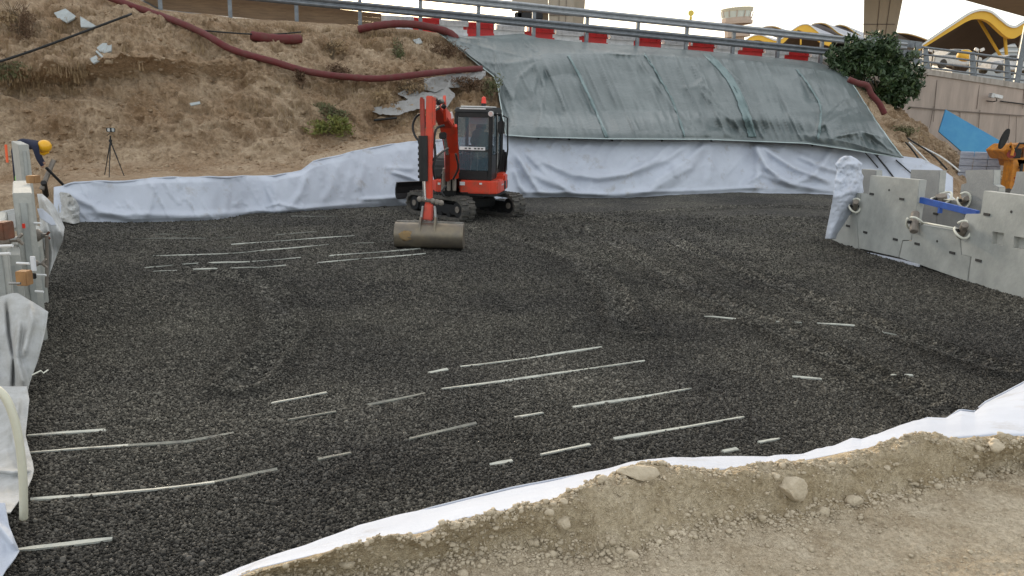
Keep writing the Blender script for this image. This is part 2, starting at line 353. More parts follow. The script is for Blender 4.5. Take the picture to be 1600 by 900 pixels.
def inpoly(x, y, poly):
    r = np.zeros(np.shape(x), bool); n = len(poly)
    for i in range(n):
        x1, y1 = poly[i]; x2, y2 = poly[(i+1) % n]
        c = ((y1 > y) != (y2 > y)); r ^= c & (x < (x2-x1)*(y-y1)/((y2-y1) if y2 != y1 else 1e-9)+x1)
    return r
def smooth_poly(pts, n=8):
    pts = [np.array(p, float) for p in pts]; out = []
    for i in range(len(pts)-1):
        p0 = pts[max(i-1, 0)]; p1 = pts[i]; p2 = pts[i+1]; p3 = pts[min(i+2, len(pts)-1)]
        for k in range(n):
            t = k/n; out.append(.5*((2*p1)+(-p0+p2)*t+(2*p0-5*p1+4*p2-p3)*t*t+(-p0+3*p1-3*p2+p3)*t**3))
    out.append(pts[-1]); return out
# ================================================================== TERRAIN
def railY(px):
    u = (np.asarray(px, float)-800)/1230; n = (u-.028)/(.0698-.022*u); return 31*(1+.022*n)
def railtop(px): return 6+.105*(np.asarray(px, float)-835)
# base line of the sheet at the far edge of the gravel (pixel x -> pixel y) and its top edge
fb = [(60,347),(85,346),(130,346),(330,343),(360,340),(400,331),(430,333),(500,328),(560,323),(610,320),(700,317),(790,309),(900,306),(975,308),(1060,305),(1150,300),(1170,299),(1300,304),(1400,309),(1500,315)]
ft = [(60,296),(100,290),(115,284),(140,283),(210,282),(240,277),(330,276),(430,274),(470,266),(490,252),(510,246),(530,242),(580,230),(640,221),(700,217),(790,209),(830,212),(950,215),(1110,216),(1260,222),(1330,232),(1365,238),(1410,244),(1440,248),(1468,262),(1500,285)]
fbx, fby = map(np.array, zip(*fb)); ftx, fty = map(np.array, zip(*ft))
def FB(px): return np.interp(px, fbx, fby)
def FT(px): return np.interp(px, ftx, fty)
def lean(px): return np.interp(px, [60, 450, 600, 800, 1500], [.35, .4, .8, .9, .9])
def FY(px, py):      # depth of the standing sheet
    b = FB(px); t = FT(px); k = np.clip((b-py)/np.maximum(b-t, 1), -.2, 1.2)
    return GY(px, b)+lean(px)*np.clip(k, 0, 1.2)**1.3
# rows: foot, bench front, bench back, mid, under, lip, upper, crest
def rows_at(px):
    f = float(FB(px)); t = float(FT(px)); ry = float(railY(px))
    yf = float(GY(px, f+3))+.75; yt = float(FY(px, t))+.42
    return f, t, ry, yf, yt
TN = {}
def tn(px, lst):
    f, t, ry, yf, yt = rows_at(px); out = [(f+3, yf), (t+1, yt)]
    for a in lst: out.append((a[0], a[1] if a[1] is not None else ry-.25))
    TN[px] = out
TN[-700] = [(420,15),(370,17),(330,19),(250,20),(150,21.5),(120,21.5),(0,23.5),(-160,25)]
TN[-300] = [(390,16),(335,17.5),(290,19.5),(215,20.5),(135,21.8),(112,21.5),(20,23.5),(-110,25.5)]
TN[0]    = [(352,17.9),(305,18.4),(264,20.6),(190,21.4),(142,22.4),(122,22.0),(60,23.8),(-72,26.2)]
TN[60]   = [(350,18.0),(300,18.6),(262,20.7),(190,21.5),(137,22.6),(115,22.1),(55,24),(-55,26.2)]
tn(110, [(262,20.9),(190,21.6),(138,22.8),(110,22.2),(55,24.1),(-45,26.2)])
tn(200, [(258,21.1),(190,22),(128,23.1),(103,22.6),(50,24.3),(-10,None)])
tn(250, [(256,21.2),(190,22.2),(125,23.4),(100,22.9),(52,24.6),(17,None)])
tn(350, [(256,21.4),(190,22.7),(130,23.8),(98,23.8),(60,25.2),(26,None)])
tn(450, [(256,21.8),(200,23),(150,24.1),(120,24.5),(75,26),(34,None)])
tn(550, [(222,23.2),(190,24.0),(150,25.0),(125,25.4),(80,27.3),(40,None)])
tn(650, [(205,24.2),(175,25.0),(145,26),(122,26.4),(85,28),(47,None)])
tn(760, [(195,25.3),(168,26.2),(140,27),(115,27.7),(90,28.6),(61,None)])
tn(850, [(185,26.3),(150,27.1),(115,28),(88,28.8),(76,29.8),(62,None)])
tn(1000,[(185,27.2),(150,28.2),(115,29.2),(90,30),(84,31),(77,None)])
tn(1150,[(185,28),(155,28.9),(120,30.1),(98,31),(94,32),(90,None)])
tn(1250,[(192,28.6),(160,29.6),(125,30.9),(107,31.8),(103,32.8),(99,None)])
tn(1310,[(200,29.0),(175,30),(145,31.2),(122,32.6),(117,33.4),(113,None)])
tn(1370,[(215,29.2),(200,30),(185,31),(170,32),(158,33),(146,34)])
tn(1430,[(235,29.4),(222,30.3),(212,31.2),(205,32),(198,32.8),(191,33.5)])
tn(1480,[(262,28.5),(255,29.6),(248,30.6),(242,31.4),(236,32.2),(228,33)])
TN[1520] = [(320,26),(300,27),(290,29),(285,30),(280,31),(275,32),(270,33),(265,34)]
TN[1600] = [(325,26),(305,27),(295,29),(291,30),(287,31),(283,32),(279,33),(275,34)]
TN[2000] = [(340,26),(320,27),(310,29),(306,30),(302,31),(298,32),(294,33),(290,34)]
tpx = np.array(sorted(TN)); tab = np.array([TN[k] for k in tpx])          # (n,8,2)
GU = np.concatenate([np.arange(-700, -20, 10.), np.arange(-20, 1520, 2.), np.arange(1520, 2001, 10.)])
NV = 230
def build_table():
    base = np.stack([[np.interp(GU, tpx, tab[:, r, c]) for c in range(2)] for r in range(8)])   # 8,2,nu
    base = base.transpose(2, 0, 1)
    vv = np.linspace(0, 7, NV); i = np.minimum(vv.astype(int), 6); f = vv-i
    t = base[:, i]*(1-f)[None, :, None]+base[:, i+1]*f[None, :, None]
    for _ in range(3): t[:, 1:-1] = (t[:, :-2]+2*t[:, 1:-1]+t[:, 2:])/4
    for _ in range(14): t[1:-1] = (t[:-2]+2*t[1:-1]+t[2:])/4
    return t
TT = build_table()
TP = P(GU[:, None]+0*TT[..., 0], TT[..., 0], TT[..., 1])
def terr_noise(p):
    k = fbm(p, .55, 3)*.34 + fbm(p*np.array([1, 1, 1.4]), 1.9, 4, .6)*.38 + np.clip(fbm(p+9, 3.1, 4, .6, True)-.2, 0, 1)*.22 + fbm(p, 5, 3, .55)*.075
    k += np.clip(fbm(p*np.array([.45, .45, 2.6])+3, 1.1, 4, .55, True), -.2, 1)*.20
    # runnels down the cut
    k += fbm(p*np.array([1, 1, .22]), 2.6, 3, .5, True)*.10
    return k
env = np.ones_like(TT[..., 0]); vi = np.linspace(0, 7, NV)
env *= np.clip((vi-1.15)/.4, 0, 1)[None, :]                     # calm where the sheet stands against it
env *= (.45+.55*np.clip((vi-2.1)/.6, 0, 1))[None, :]            # flatter bench
_cx = [680,712,745,775,781,786,790,830,950,1110,1260,1330,1365,1412]; _cy = [47.5,72,99,122,150,190,211,214,217,218,224,234,240,247]
_tx = [680,730,815,840,900,1000,1080,1200,1300,1325,1345,1372,1396,1412]; _ty = [47,57,52,59,65,72,78,89,104,120,150,192,225,246]
ins_ = ((GU > 676) & (GU < 1416))[:, None] & (TT[..., 0] < np.interp(GU, _cx, _cy)[:, None]+8) & (TT[..., 0] > np.interp(GU, _tx, _ty)[:, None]-14)
ins_ = ins_.astype(float)
for _ in range(10):
    ins_[1:-1] = np.maximum(ins_[1:-1]*1.0, (ins_[:-2]+2*ins_[1:-1]+ins_[2:])/4); ins_[:, 1:-1] = np.maximum(ins_[:, 1:-1], (ins_[:, :-2]+2*ins_[:, 1:-1]+ins_[:, 2:])/4)
env *= 1-.93*ins_
env *= (1-.85*np.clip((vi-6.5)/.5, 0, 1))[None, :]
DN = terr_noise(TP)*env
TP = TP + DN[..., None]*np.array([0, -.8, .6])
def TY(px, py):         # depth of the bank at a pixel (undisplaced)
    px = np.atleast_1d(np.asarray(px, float)); py = np.atleast_1d(np.asarray(py, float)); out = []
    for a, b in zip(px, py):
        i = int(np.clip(np.searchsorted(GU, a)-1, 0, len(GU)-2)); f = (a-GU[i])/(GU[i+1]-GU[i])
        r = TT[i]*(1-f)+TT[i+1]*f; o = np.argsort(r[:, 0]); out.append(np.interp(b, r[o, 0], r[o, 1]))
    return np.array(out)
def TYd(px, py):        # depth of the displaced bank
    px = np.atleast_1d(np.asarray(px, float)); py = np.atleast_1d(np.asarray(py, float)); out = []
    for a, b in zip(px, py):
        i = int(np.clip(np.searchsorted(GU, a)-1, 0, len(GU)-2)); c = TT[i, :, 0]; o = np.argsort(c); out.append(np.interp(b, c[o], (TT[i, :, 1]-1.35*np.maximum(DN[i], 0)-.8*np.minimum(DN[i], 0))[o]))
    return np.array(out)
def S(px, py, off=0.0):  # point on the bank, brought off metres towards the open side
    y = float(TY(px, py)[0]); p = P(px, py, y)
    i = int(np.clip(np.searchsorted(GU, px)-1, 0, len(GU)-2)); j = int(np.argmin(abs(TT[i, :, 0]-py)))
    return P(px, py, y-.8*DN[i, j]-off)
o = grid_obj('embankment', TP, 'bank'); tag(o, kind='structure')
# plateau behind the crest (road level)
cr = TP[:, -1]; pl = np.stack([cr+np.array([0, .0, -.03]), cr+np.array([0, 3, 0.0]), cr+np.array([5, 24, -.2])], 1)
o = grid_obj('road', pl[GU < 1440][::4], 'asphalt', smooth=False); tag(o, kind='structure')
# one sheet of ground to the horizon
m = MB(); n = 48
m.add([(0, 200, -.12)]+[(1800*math.cos(2*math.pi*k/n), 200+1800*math.sin(2*math.pi*k/n), -.12) for k in range(n)], [(0, 1+k, 1+(k+1) % n) for k in range(n)])
o = m.build('ground', 'ground', fix=False); tag(o, kind='structure')
# ================================================================== GRAVEL
gpoly_px = [(-90,960),(-20,760),(10,640),(40,500),(62,400),(78,352),(70,343),(330,338),(500,322),(700,312),(900,300),(1150,294),(1300,298),(1318,376),(1345,386),(1420,402),(1512,434),(1600,460),(1760,510),(1900,560),(2300,640),(2100,720),(1700,640),(1600,640),(1500,680),(1300,722),(1180,738),(1050,745),(960,755),(800,785),(640,830),(500,868),(400,898),(280,960)]
gp = np.array([G(a, b)[:2] for a, b in gpoly_px])
ruts = []
for a, b in [([(835,352),(900,360),(960,380),(1010,412),(1075,450),(1180,495),(1310,560),(1430,620),(1560,690)], .16),
             ([(850,340),(930,345),(1010,362),(1080,392),(1150,425),(1270,470),(1400,520),(1560,575)], .16),
             ([(620,345),(700,352),(800,370),(900,405),(960,455),(990,520)], .15),
             ([(1300,325),(1200,322),(1050,330),(900,338),(820,345)], .16), ([(1300,345),(1180,342),(1050,350),(930,362),(850,372)], .15),
             ([(300,420),(420,450),(450,520),(380,600)], .15)]:
    ruts.append(([tuple(G(x, y)[:2]) for x, y in a], b))
def gravel_z(x, y):
    p = np.stack([x, y, 0*x], -1)
    z = fbm(p, .35, 3)*.035 + fbm(p, 1.6, 3)*.02 + fbm(p, 7, 2)*.008
    for poly, wd in ruts:
        d, t = polydist(x, y, poly); L = sum(math.dist(poly[i], poly[i+1]) for i in range(len(poly)-1))
        k = np.exp(-(d/wd)**4); z = z - k*.050 + k*.026*np.sin(t*L*2*math.pi/.24) + .050*np.exp(-((d-wd*1.45)/.08)**2)
    return z
gx = np.arange(-12, 15, .045); gy = np.arange(2.6, 28.5, .05)
X, Yg = np.meshgrid(gx, gy, indexing='ij'); Z = gravel_z(X, Yg)
cxm = (X[:-1, :-1]+.02); cym = (Yg[:-1, :-1]+.02)
o = grid_obj('gravel', np.stack([X, Yg, Z], -1), 'gravel', mask=inpoly(cxm, cym, gp)); tag(o, kind='structure')
def dustf(x, y):    # pale dusty compacted lanes left by the machine, darker patches and darker strips beside the ruts
    p = np.stack([x, y, 0*x], -1); v = 0*x; nz = .7+.6*fbm(p, 1.3, 3)
    for poly, wd in ruts:
        d, t = polydist(x, y, poly); v = v+.55*np.exp(-(d/(wd*1.5))**2)*nz-.28*np.exp(-((d-wd*2.1)/.14)**2)
    for px_, py_, rx, ry, a in [(1055,378,1.9,1.5,.55),(840,590,1.8,.7,.35),(560,640,1.2,.6,.25),(1180,350,2.5,2.0,.2),(350,430,2.5,2.5,.15),(790,680,.35,.3,-.35),(600,745,.4,.3,-.35),(700,640,.5,.3,-.25),(1400,600,.9,.8,-.3),(1500,560,1.0,.8,-.25)]:
        c = G(px_, py_); v = v+a*np.exp(-((x-c[0])/rx)**2-((y-c[1])/ry)**2)*(.8+.7*fbm(p, 2.2, 3))
    return np.clip(v, -.5, 1.1)
def set_dust(o, xy, rep_=1):
    w_ = dustf(xy[:, 0], xy[:, 1]); a = o.data.attributes.new('dust', 'FLOAT', 'POINT'); a.data.foreach_set('value', np.repeat(w_, rep_).astype(np.float32))
vc = np.zeros(len(o.data.vertices)*3, np.float32); o.data.vertices.foreach_get('co', vc); set_dust(o, vc.reshape(-1, 3)[:, :2]+ORG[o.name][:2])
# reinforcing straps: (visible dashes in pixels), dull = half buried
straps = [
 ([[(28,857),(100,850),(175,841)]], 'strap', 'white strap lying nearest the camera beside the bottom left fabric'),
 ([[(47,779),(140,772),(240,762),(335,750)],[(335,750),(433,731)],[(497,716),(548,706)],[(640,685),(745,660)],[(805,650),(848,643)],[(895,635),(1000,621),(1080,607)]], 'strap', 'long pale strap starting beside the end of the cream pipe'),
 ([[(45,706),(120,699),(200,692)],[(200,692),(290,686),(365,673)],[(450,653),(525,640)],[(575,630),(612,624),(665,614)],[(690,608),(800,594),(900,580),(1008,564)]], 'strap', 'long pale strap whose right dash is the longest of the middle field'),
 ([[(42,679),(110,673),(163,669)],[(425,627),(510,612)],[(670,583),(700,577)],[(720,572),(830,559),(940,543)]], 'strap', 'pale strap ending highest of the long straps in the middle of the gravel'),
 ([[(765,723),(800,716)],[(845,707),(922,692)],[(960,685),(1060,670),(1135,657),(1162,653)]], 'strap', 'pale strap surfacing near the white liner at lower centre'),
 ([[(1068,722),(1095,716)],[(1130,706),(1153,702)],[(1187,692),(1218,686)]], 'strap', 'strap showing only as three short ragged flecks near the white liner'),
 ([[(1100,494),(1178,501)],[(1213,502),(1252,504)],[(1277,504),(1336,508)],[(1360,511),(1402,515)]], 'strap', 'thin dashed strap on the right half of the gravel before the concrete wall'),
 ([[(1238,589),(1284,593)]], 'strap', 'single short strap end alone on the right of the gravel'),
 ([[(1393,588),(1399,589)],[(1408,588),(1426,586)]], 'strap', 'tiny strap scrap farthest right on the gravel'),
 ([[(239,402),(372,396)],[(374,396),(515,384)]], 'strap', 'pale strap third nearest the fabric left of the excavator bucket'),
 ([[(361,383),(450,377),(554,370)]], 'strap', 'pale strap left of the excavator track, above the other bright ones'),
 ([[(226,421),(387,411)],[(387,411),(470,404)],[(515,402),(612,393)],[(612,393),(657,389)]], 'strap', 'long strap reaching toward the bucket, second from the lowest of the far group'),
 ([[(240,427),(402,420)],[(402,420),(447,416)],[(496,413),(580,405),(665,396)]], 'strap', 'lowest strap of the far group left of the bucket'),
 ([[(455,339),(528,339)]], 'strap_dull', 'short thin strap close under the far white fabric'),
 ([[(243,367),(292,367)],[(432,368),(496,363)]], 'strap_dull', 'faint buried strap crossing the far left gravel'),
 ([[(211,374),(324,373)],[(339,373),(369,372)]], 'strap_dull', 'faint hairline strap on the far left gravel below the tripod'),
 ([[(550,383),(584,381)],[(597,378),(614,377)]], 'strap_dull', 'short dull strap touching the left side of the bucket'),
]
strap_lines = []
for k, (dashes, mt, lab) in enumerate(straps):
    fine = []; vis = []; mi = []
    for di, d in enumerate(dashes):
        mm = 1 if (k in (1, 2) and di in (1, 2, 3) and mt == 'strap') else 0
        pts = [G(a, b, .008) for a, b in d]; seg = []
        for i in range(len(pts)-1):
            L = np.linalg.norm(pts[i+1]-pts[i]); q = max(3, int(L/.10)); seg += [pts[i]+(pts[i+1]-pts[i])*j/q for j in range(q)]
        seg.append(pts[-1]); strap_lines.append(np.array(seg))
        if fine:
            g = np.linalg.norm(seg[0]-fine[-1])
            if g > .05:
                for j in (.06, .5, .94): fine.append(fine[-1]*(1-j)+seg[0]*j if j == .06 else pg0*(1-j)+seg[0]*j); vis.append(0); mi.append(mm)
                
        fine += seg; vis += [1]*len(seg); mi += [mm]*len(seg); pg0 = seg[-1]
    fine = np.array(fine); vis = np.array(vis)
    tdir = fine[-1]-fine[0]; tdir /= np.linalg.norm(tdir); nrm = np.array([-tdir[1], tdir[0], 0]); n = len(fine)
    hw = .0155 if mt == 'strap' else .016; ii = np.arange(n)
    zz = np.convolve(np.pad(gravel_z(fine[:, 0], fine[:, 1]), 4, 'edge'), np.ones(9)/9, 'valid')+np.where(vis == 1, .019+.002*np.sin(ii*.3+k), -.05)
    ww = hw*(1+.10*np.sin(ii*2.1+k)); ww[0] *= .6; ww[-1] *= .6; wob = .006*np.sin(ii*.23+k); tw = .003*np.sin(ii*.4+2*k)
    A = [(*(p+nrm*(wo+wd))[:2], z+q) for p, wd, z, wo, q in zip(fine, ww, zz, wob, tw)]
    B = [(*(p+nrm*(wo-wd))[:2], z-q) for p, wd, z, wo, q in zip(fine, ww, zz, wob, tw)]
    low = [(a[0], a[1], a[2]-.012) for a in A+B]
    m = MB(); m.add(A+B+low, [])
    for i in range(n-1):
        for f in ((i, i+1, n+i+1, n+i), (i, 2*n+i, 2*n+i+1, i+1), (n+i, n+i+1, 3*n+i+1, 3*n+i), (2*n+i, 3*n+i, 3*n+i+1, 2*n+i+1)): m.f.append(f); m.mi.append(mi[i])
    m.f += [(0, n, 3*n, 2*n), (n-1, 3*n-1, 4*n-1, 2*n-1)]; m.mi += [0, 0]
    o = m.build('reinforcing_strap', [mt, 'strap_dull'] if mt == 'strap' else [mt], fix=False)
    tag(o, lab, 'strap', 'reinforcing straps laid in the gravel')
# loose grains on the gravel bed (a carpet close by, thinning with distance)
PX = rng.uniform(-60, 1660, 760000); PYY = rng.uniform(305, 930, 760000)
g0 = G(PX, PYY); dist = g0[:, 1]
dens = 5000*np.clip((21-dist)/14, 0, 1)**1.3                 # grains per m2
area = (dist**2+H*H)**1.5/(F*F*H)                       # m2 per pixel roughly
prob = dens*area*(1720*625)/760000
keep = (rng.random(760000) < prob) & inpoly(g0[:, 0], g0[:, 1], gp)
rep = np.floor(prob[keep]).astype(int)
pos = g0[keep][:, :2]
near = rng.random((250000, 2))*np.array([14, 6.2])+np.array([-4, 3.3])      # near carpet
near = near[inpoly(near[:, 0], near[:, 1], gp)]
pos = np.concatenate([pos, near])
ok = np.ones(len(pos), bool)
for fl in strap_lines:
    a, b = fl[0][:2], fl[-1][:2]; d = b-a; l2 = d.dot(d); t = np.clip(((pos-a)@d)/l2, 0, 1)
    q = np.linalg.norm(pos-a-t[:, None]*d, axis=1); ok &= ~((q < .021) & (t > .01) & (t < .99) & (rng.random(len(pos)) < .90))
pos = pos[ok]
if len(pos) > 400000: pos = pos[rng.permutation(len(pos))[:400000]]
print('grains', len(pos))
ico = bmesh.new(); bmesh.ops.create_icosphere(ico, subdivisions=1, radius=1); iv = np.array([v.co[:] for v in ico.verts]); it = np.array([[v.index for v in f.verts] for f in ico.faces]); ico.free()
Np = len(pos); sz = .0084*np.exp(rng.normal(0, .30, Np))*(1+np.clip(pos[:, 1]-8, 0, 12)*.05); scl = rng.uniform(.65, 1.2, (Np, 3))*sz[:, None]
q = rng.normal(size=(Np, 4)); q /= np.linalg.norm(q, axis=1)[:, None]; a, b, c, d = q.T
Rm = np.stack([1-2*(c*c+d*d), 2*(b*c-a*d), 2*(b*d+a*c), 2*(b*c+a*d), 1-2*(b*b+d*d), 2*(c*d-a*b), 2*(b*d-a*c), 2*(c*d+a*b), 1-2*(b*b+c*c)], -1).reshape(-1, 3, 3)
pz = gravel_z(pos[:, 0], pos[:, 1])+rng.uniform(0, .009, Np)
vv = iv[None]*(1+rng.uniform(-.18, .18, (Np, 12, 1)))*scl[:, None, :]
vv = np.einsum('nij,nkj->nki', Rm, vv)+np.stack([pos[:, 0], pos[:, 1], pz], -1)[:, None, :]
tt = (it[None]+12*np.arange(Np)[:, None, None]).reshape(-1, 3)
o = tri_obj('gravel_grains', vv.reshape(-1, 3), tt, 'pebble'); set_dust(o, pos, 12); tag(o, 'loose dark angular gravel grains covering the bed', 'gravel', kind='stuff')
del vv, tt
# ================================================================== STANDING SHEETS
def sheet(name, x0, x1, nv, disp, matn, top=None, bot=None, Yf=None, step=2., sag=0):
    u = np.arange(x0, x1+.1, step); t = np.linspace(0, 1, nv)
    b = (FB if bot is None else bot)(u)+4; a = (FT if top is None else top)(u)
    py = b[:, None]*(1-t)+a[:, None]*t; px = u[:, None]+0*py
    Yd = (FY if Yf is None else Yf)(px, py)
    lim = TYd(px.ravel(), py.ravel()).reshape(px.shape)-.10
    Yd = np.minimum(Yd, lim)
    for _ in range(8): Yd[1:-1] = np.minimum((Yd[:-2]+2*Yd[1:-1]+Yd[2:])/4, lim[1:-1]+.04)
    d = disp(px, py, t[None, :]+0*py)
    return P(px, py, Yd-d)
def dA(px, py, t):
    p = np.stack([px/60, py/45, 0*px], -1)
    d = fbm(p*np.array([1,.6,1]), .8, 3)*.13 + fbm(np.stack([px/38+py/160, py/110, 0*px+5], -1), 1, 3, .5)*.07+.06
    for poly, w_, a_ in [([(610,268),(640,277),(662,288)], 3, .14),([(600,262),(650,264)], 4, .07),([(240,284),(235,320),(228,340)], 5, .06),([(360,338),(362,300),(352,282)], 5, -.05),
                         ([(480,270),(470,300),(450,328)], 6, .08),([(530,250),(520,290),(500,320)], 8, .06),([(100,300),(160,330),(210,342)], 6, .09),([(570,250),(560,300)], 6, .06),
                         ([(100,332),(300,337),(600,318)], 5, .06),([(410,325),(435,318),(470,326)], 3, .06),([(560,312),(600,310),(650,306)], 3, .10)]:
        d += crease(px, py, poly, w_, a_)
    return d*np.clip((1-t)*8, .25, 1)*np.clip(t*10, .3, 1)+.04+np.clip(fbm(np.stack([px/22-py/40, py/50+px/90, 0*px+2], -1), 1, 3, .5, True)-.35, 0, 1)*.07
def dB(px, py, t):
    p = np.stack([px/70, py/50, 0*px], -1)
    d = fbm(p, 1, 3)*.11 + .10
    sw = []
    for cx, hw, y0, dep in [(950,160,222,88),(935,115,222,56),(1240,60,230,55)]:
        sw.append(([(cx-hw, y0), (cx-hw*.75, y0+dep*.55), (cx-hw*.35, y0+dep*.9), (cx, y0+dep), (cx+hw*.4, y0+dep*.88), (cx+hw*.8, y0+dep*.45), (cx+hw, y0)], 5.5, .14))
    for poly, w_, a_ in sw+[([(1180,218),(1205,240),(1240,262),(1300,285)], 5, .17),([(1180,222),(1200,262),(1240,290)], 5, .15),([(1180,220),(1185,262),(1180,295)], 5, .10),
        ([(1240,240),(1290,262),(1320,268)], 5, .12),([(808,240),(822,270),(845,302)], 4, .16),([(815,232),(850,268),(895,300)], 5, .14),([(803,262),(812,290),(824,305)], 4, .12),
        ([(1110,218),(1070,255),(1010,292)], 6, .14),([(1075,225),(1040,250),(990,270)], 5, .10),([(1110,220),(1112,255),(1105,290)], 5, .07),([(1160,290),(1190,272),(1230,288),(1290,296)], 4, .09),
        ([(830,300),(900,304),(960,305)], 4, .14),([(1000,300),(1100,298),(1200,292)], 3, .05),([(1050,250),(1060,280),(1030,300)], 5, .07)]:
        d += crease(px, py, poly, w_*1.1, a_*1.35)
    return d*np.clip((1-t)*7, .2, 1)*np.clip(t*9, .3, 1)+.05+np.clip(fbm(np.stack([px/26+py/36, py/48-px/80, 0*px+6], -1), 1, 3, .5, True)-.35, 0, 1)*.08
ptsA = sheet('a', 84, 812, 70, dA, 'fabric')
t1 = thing('geotextile_sheet', 'long white geotextile sheet lining the far left gravel edge behind the excavator', 'fabric sheet', ptsA[180, 0], 'white geotextile linings')
grid_obj('cloth', ptsA, 'fabric', t1, thick=.012)
u = np.arange(100, 812, 6.); m = MB(); m.tube([P(a, FT(a)+1+.8*math.sin(a/9), FY(a, FT(a))-.07-.02*math.sin(a/13)) for a in u], .022, 6); m.build('hem', 'fabric', t1, True)
ptsB = sheet('b', 785, 1490, 80, dB, 'fabric')
t2 = thing('geotextile_sheet', 'white geotextile sheet hanging in swags below the grey plastic cover', 'fabric sheet', ptsB[180, 0], 'white geotextile linings')
grid_obj('cloth', ptsB, 'fabric', t2, thick=.012)
for a in (840, 888, 955, 1033, 1110, 1180, 1268, 1370):
    m = MB(); m.tube([P(a, FT(a)+2, FY(a, FT(a))-.16), P(a+2, FT(a)+5, FY(a, FT(a))-.2)], .03, 6); m.build('fixing_pin', 'black', t2)
for pl_, r_ in [([(1365,238),(1385,262),(1402,285)], .025),([(1400,250),(1425,272),(1440,292)], .02),([(1350,236),(1372,262)], .02)]:
    m = MB(); m.tube([P(a, b, FY(a, b)-.25) for a, b in pl_], r_, 6); m.build('cord', 'black', t2)
# bunched end of the left lining
def bun(px, py):
    p = np.stack([px/14, py/14, 0*px], -1); return fbm(p, 1, 3, .6, True)*.22
u = np.linspace(88, 124, 36); t = np.linspace(0, 1, 34)
tp = np.interp(u, [88,95,108,118,124], [308,300,302,312,322]); bt = np.interp(u, [88,100,115,124], [344,347,350,348])
py = bt[:, None]*(1-t)+tp[:, None]*t; px = u[:, None]+0*py
pp = P(px, py, GY(px, bt[:, None]+0*py)-.12+.25*t[None, :]-bun(px, py)*.8)
o = grid_obj('crumpled_fabric', pp, 'fabric_dirty', thick=.01); tag(o, 'crumpled grey white fabric bunched at the far left corner of the gravel', 'fabric')
# ================================================================== PLASTIC COVER
ptx, pty = zip(*[(680,47),(700,51),(730,57),(780,55),(815,52),(840,59),(900,65),(1000,72),(1080,78),(1200,89),(1270,96),(1300,104),(1325,120),(1345,150),(1372,192),(1396,225),(1412,246)])
pbx, pby = zip(*[(680,47.5),(712,72),(745,99),(775,122),(781,150),(786,190),(790,211),(830,214),(950,217),(1110,218),(1260,224),(1330,234),(1365,240),(1412,247)])
def coverY(px, py):
    y = TY(px.ravel(), py.ravel()).reshape(px.shape)
    fy = FY(px, py)-.3
    k = np.clip((py-175)/35, 0, 1)
    y = np.where(px > 775, y*(1-k)+np.minimum(y, fy)*k, y)
    return y
U = np.concatenate([np.arange(680, 800, 1.6), np.arange(800, 1412.5, 1.8)]); t = np.linspace(0, 1, 170)
tp = np.interp(U, ptx, pty); bt = np.interp(U, pbx, pby)
py = bt[:, None]*(1-t)+tp[:, None]*t; px = U[:, None]+0*py
Yc = coverY(px, py); lim = np.minimum(TYd(px.ravel(), py.ravel()), TYd(px.ravel(), py.ravel()+5)).reshape(px.shape)-.08+.30
Yc = np.minimum(Yc, lim)
for _ in range(14): Yc[1:-1] = np.minimum((Yc[:-2]+2*Yc[1:-1]+Yc[2:])/4, lim[1:-1]); Yc[:, 1:-1] = np.minimum((Yc[:, :-2]+2*Yc[:, 1:-1]+Yc[:, 2:])/4, lim[:, 1:-1])
def dC(px, py):
    # streaky folds running down the slope, leaning right
    s = px-(py-85)*.42
    p = np.stack([s/26, (py)/150, 0*px], -1)
    d = np.clip(fbm(p, 1, 3, .5, True), 0, 1)**2*.22 + np.clip(fbm(np.stack([s/11, py/110, 0*px+7], -1), 1, 3, .5, True), 0, 1)**2*.13 + fbm(np.stack([s/6, py/70, 0*px], -1), 1, 2)*.05 + np.abs(fbm(np.stack([px/80, py/45, 0*px+3], -1), 1, 2))*.30
    for poly, w_, a_ in [([(843,95),(850,130),(845,180),(838,210)], 4, .13),([(843,95),(835,130),(832,170)], 3, .10),([(843,92),(870,130),(885,180)], 4, .10),([(845,92),(812,120),(800,160),(815,205)], 4, .12),
        ([(812,55),(822,70),(840,82)], 2, .16),([(818,55),(832,68),(842,80)], 2, .12),([(870,62),(885,72),(930,80),(975,82)], 2.5, .15),([(700,60),(750,72),(800,84),(843,92)], 3, .12),([(735,92),(780,100),(843,92)], 4, .13),
        ([(1085,133),(1140,185),(1170,212)], 4, .12),([(1085,133),(1100,125)], 4, .12),([(1060,138),(1100,134),(1120,150)], 4, .10),([(1270,215),(1285,190),(1330,150)], 3, .12),([(1280,200),(1310,180),(1345,170)], 3, .12),
        ([(1300,215),(1345,205),(1385,215)], 3, .12),([(1345,200),(1380,225),(1400,240)], 3, .1),([(1300,110),(1330,150),(1360,200),(1390,238)], 5, .10),([(990,88),(1040,150),(1080,212)], 3, .12),([(920,70),(960,84),(1000,86)], 2.5, .12),
        ([(700,55),(745,95),(775,118)], 3, .10),([(783,125),(800,150),(812,170)], 4, .1),([(1250,112),(1282,160),(1278,215)], 3, .13),([(890,86),(950,215)], 3, .09),([(1110,84),(1160,130),(1178,214)], 3, .10)]:
        d += crease(px, py, poly, w_, a_)
    return d
DC = (dC(px, py)+.03)*np.clip(np.minimum(t, 1-t)[None, :]*10, .2, 1)
CP = P(px, py, Yc-.34-DC)
tc_ = thing('plastic_cover', 'grey green plastic sheeting covering the embankment slope under the guardrail', 'plastic cover', CP[200, 0])
grid_obj('sheeting', CP, 'plastic', tc_, thick=0)
def cover_pt(a, b, off):
    i = int(np.argmin(abs(U-a))); j = int(np.argmin(abs(py[i]-b))); q = CP[i, j]; d = q-C0; return q-d/np.linalg.norm(d)*off
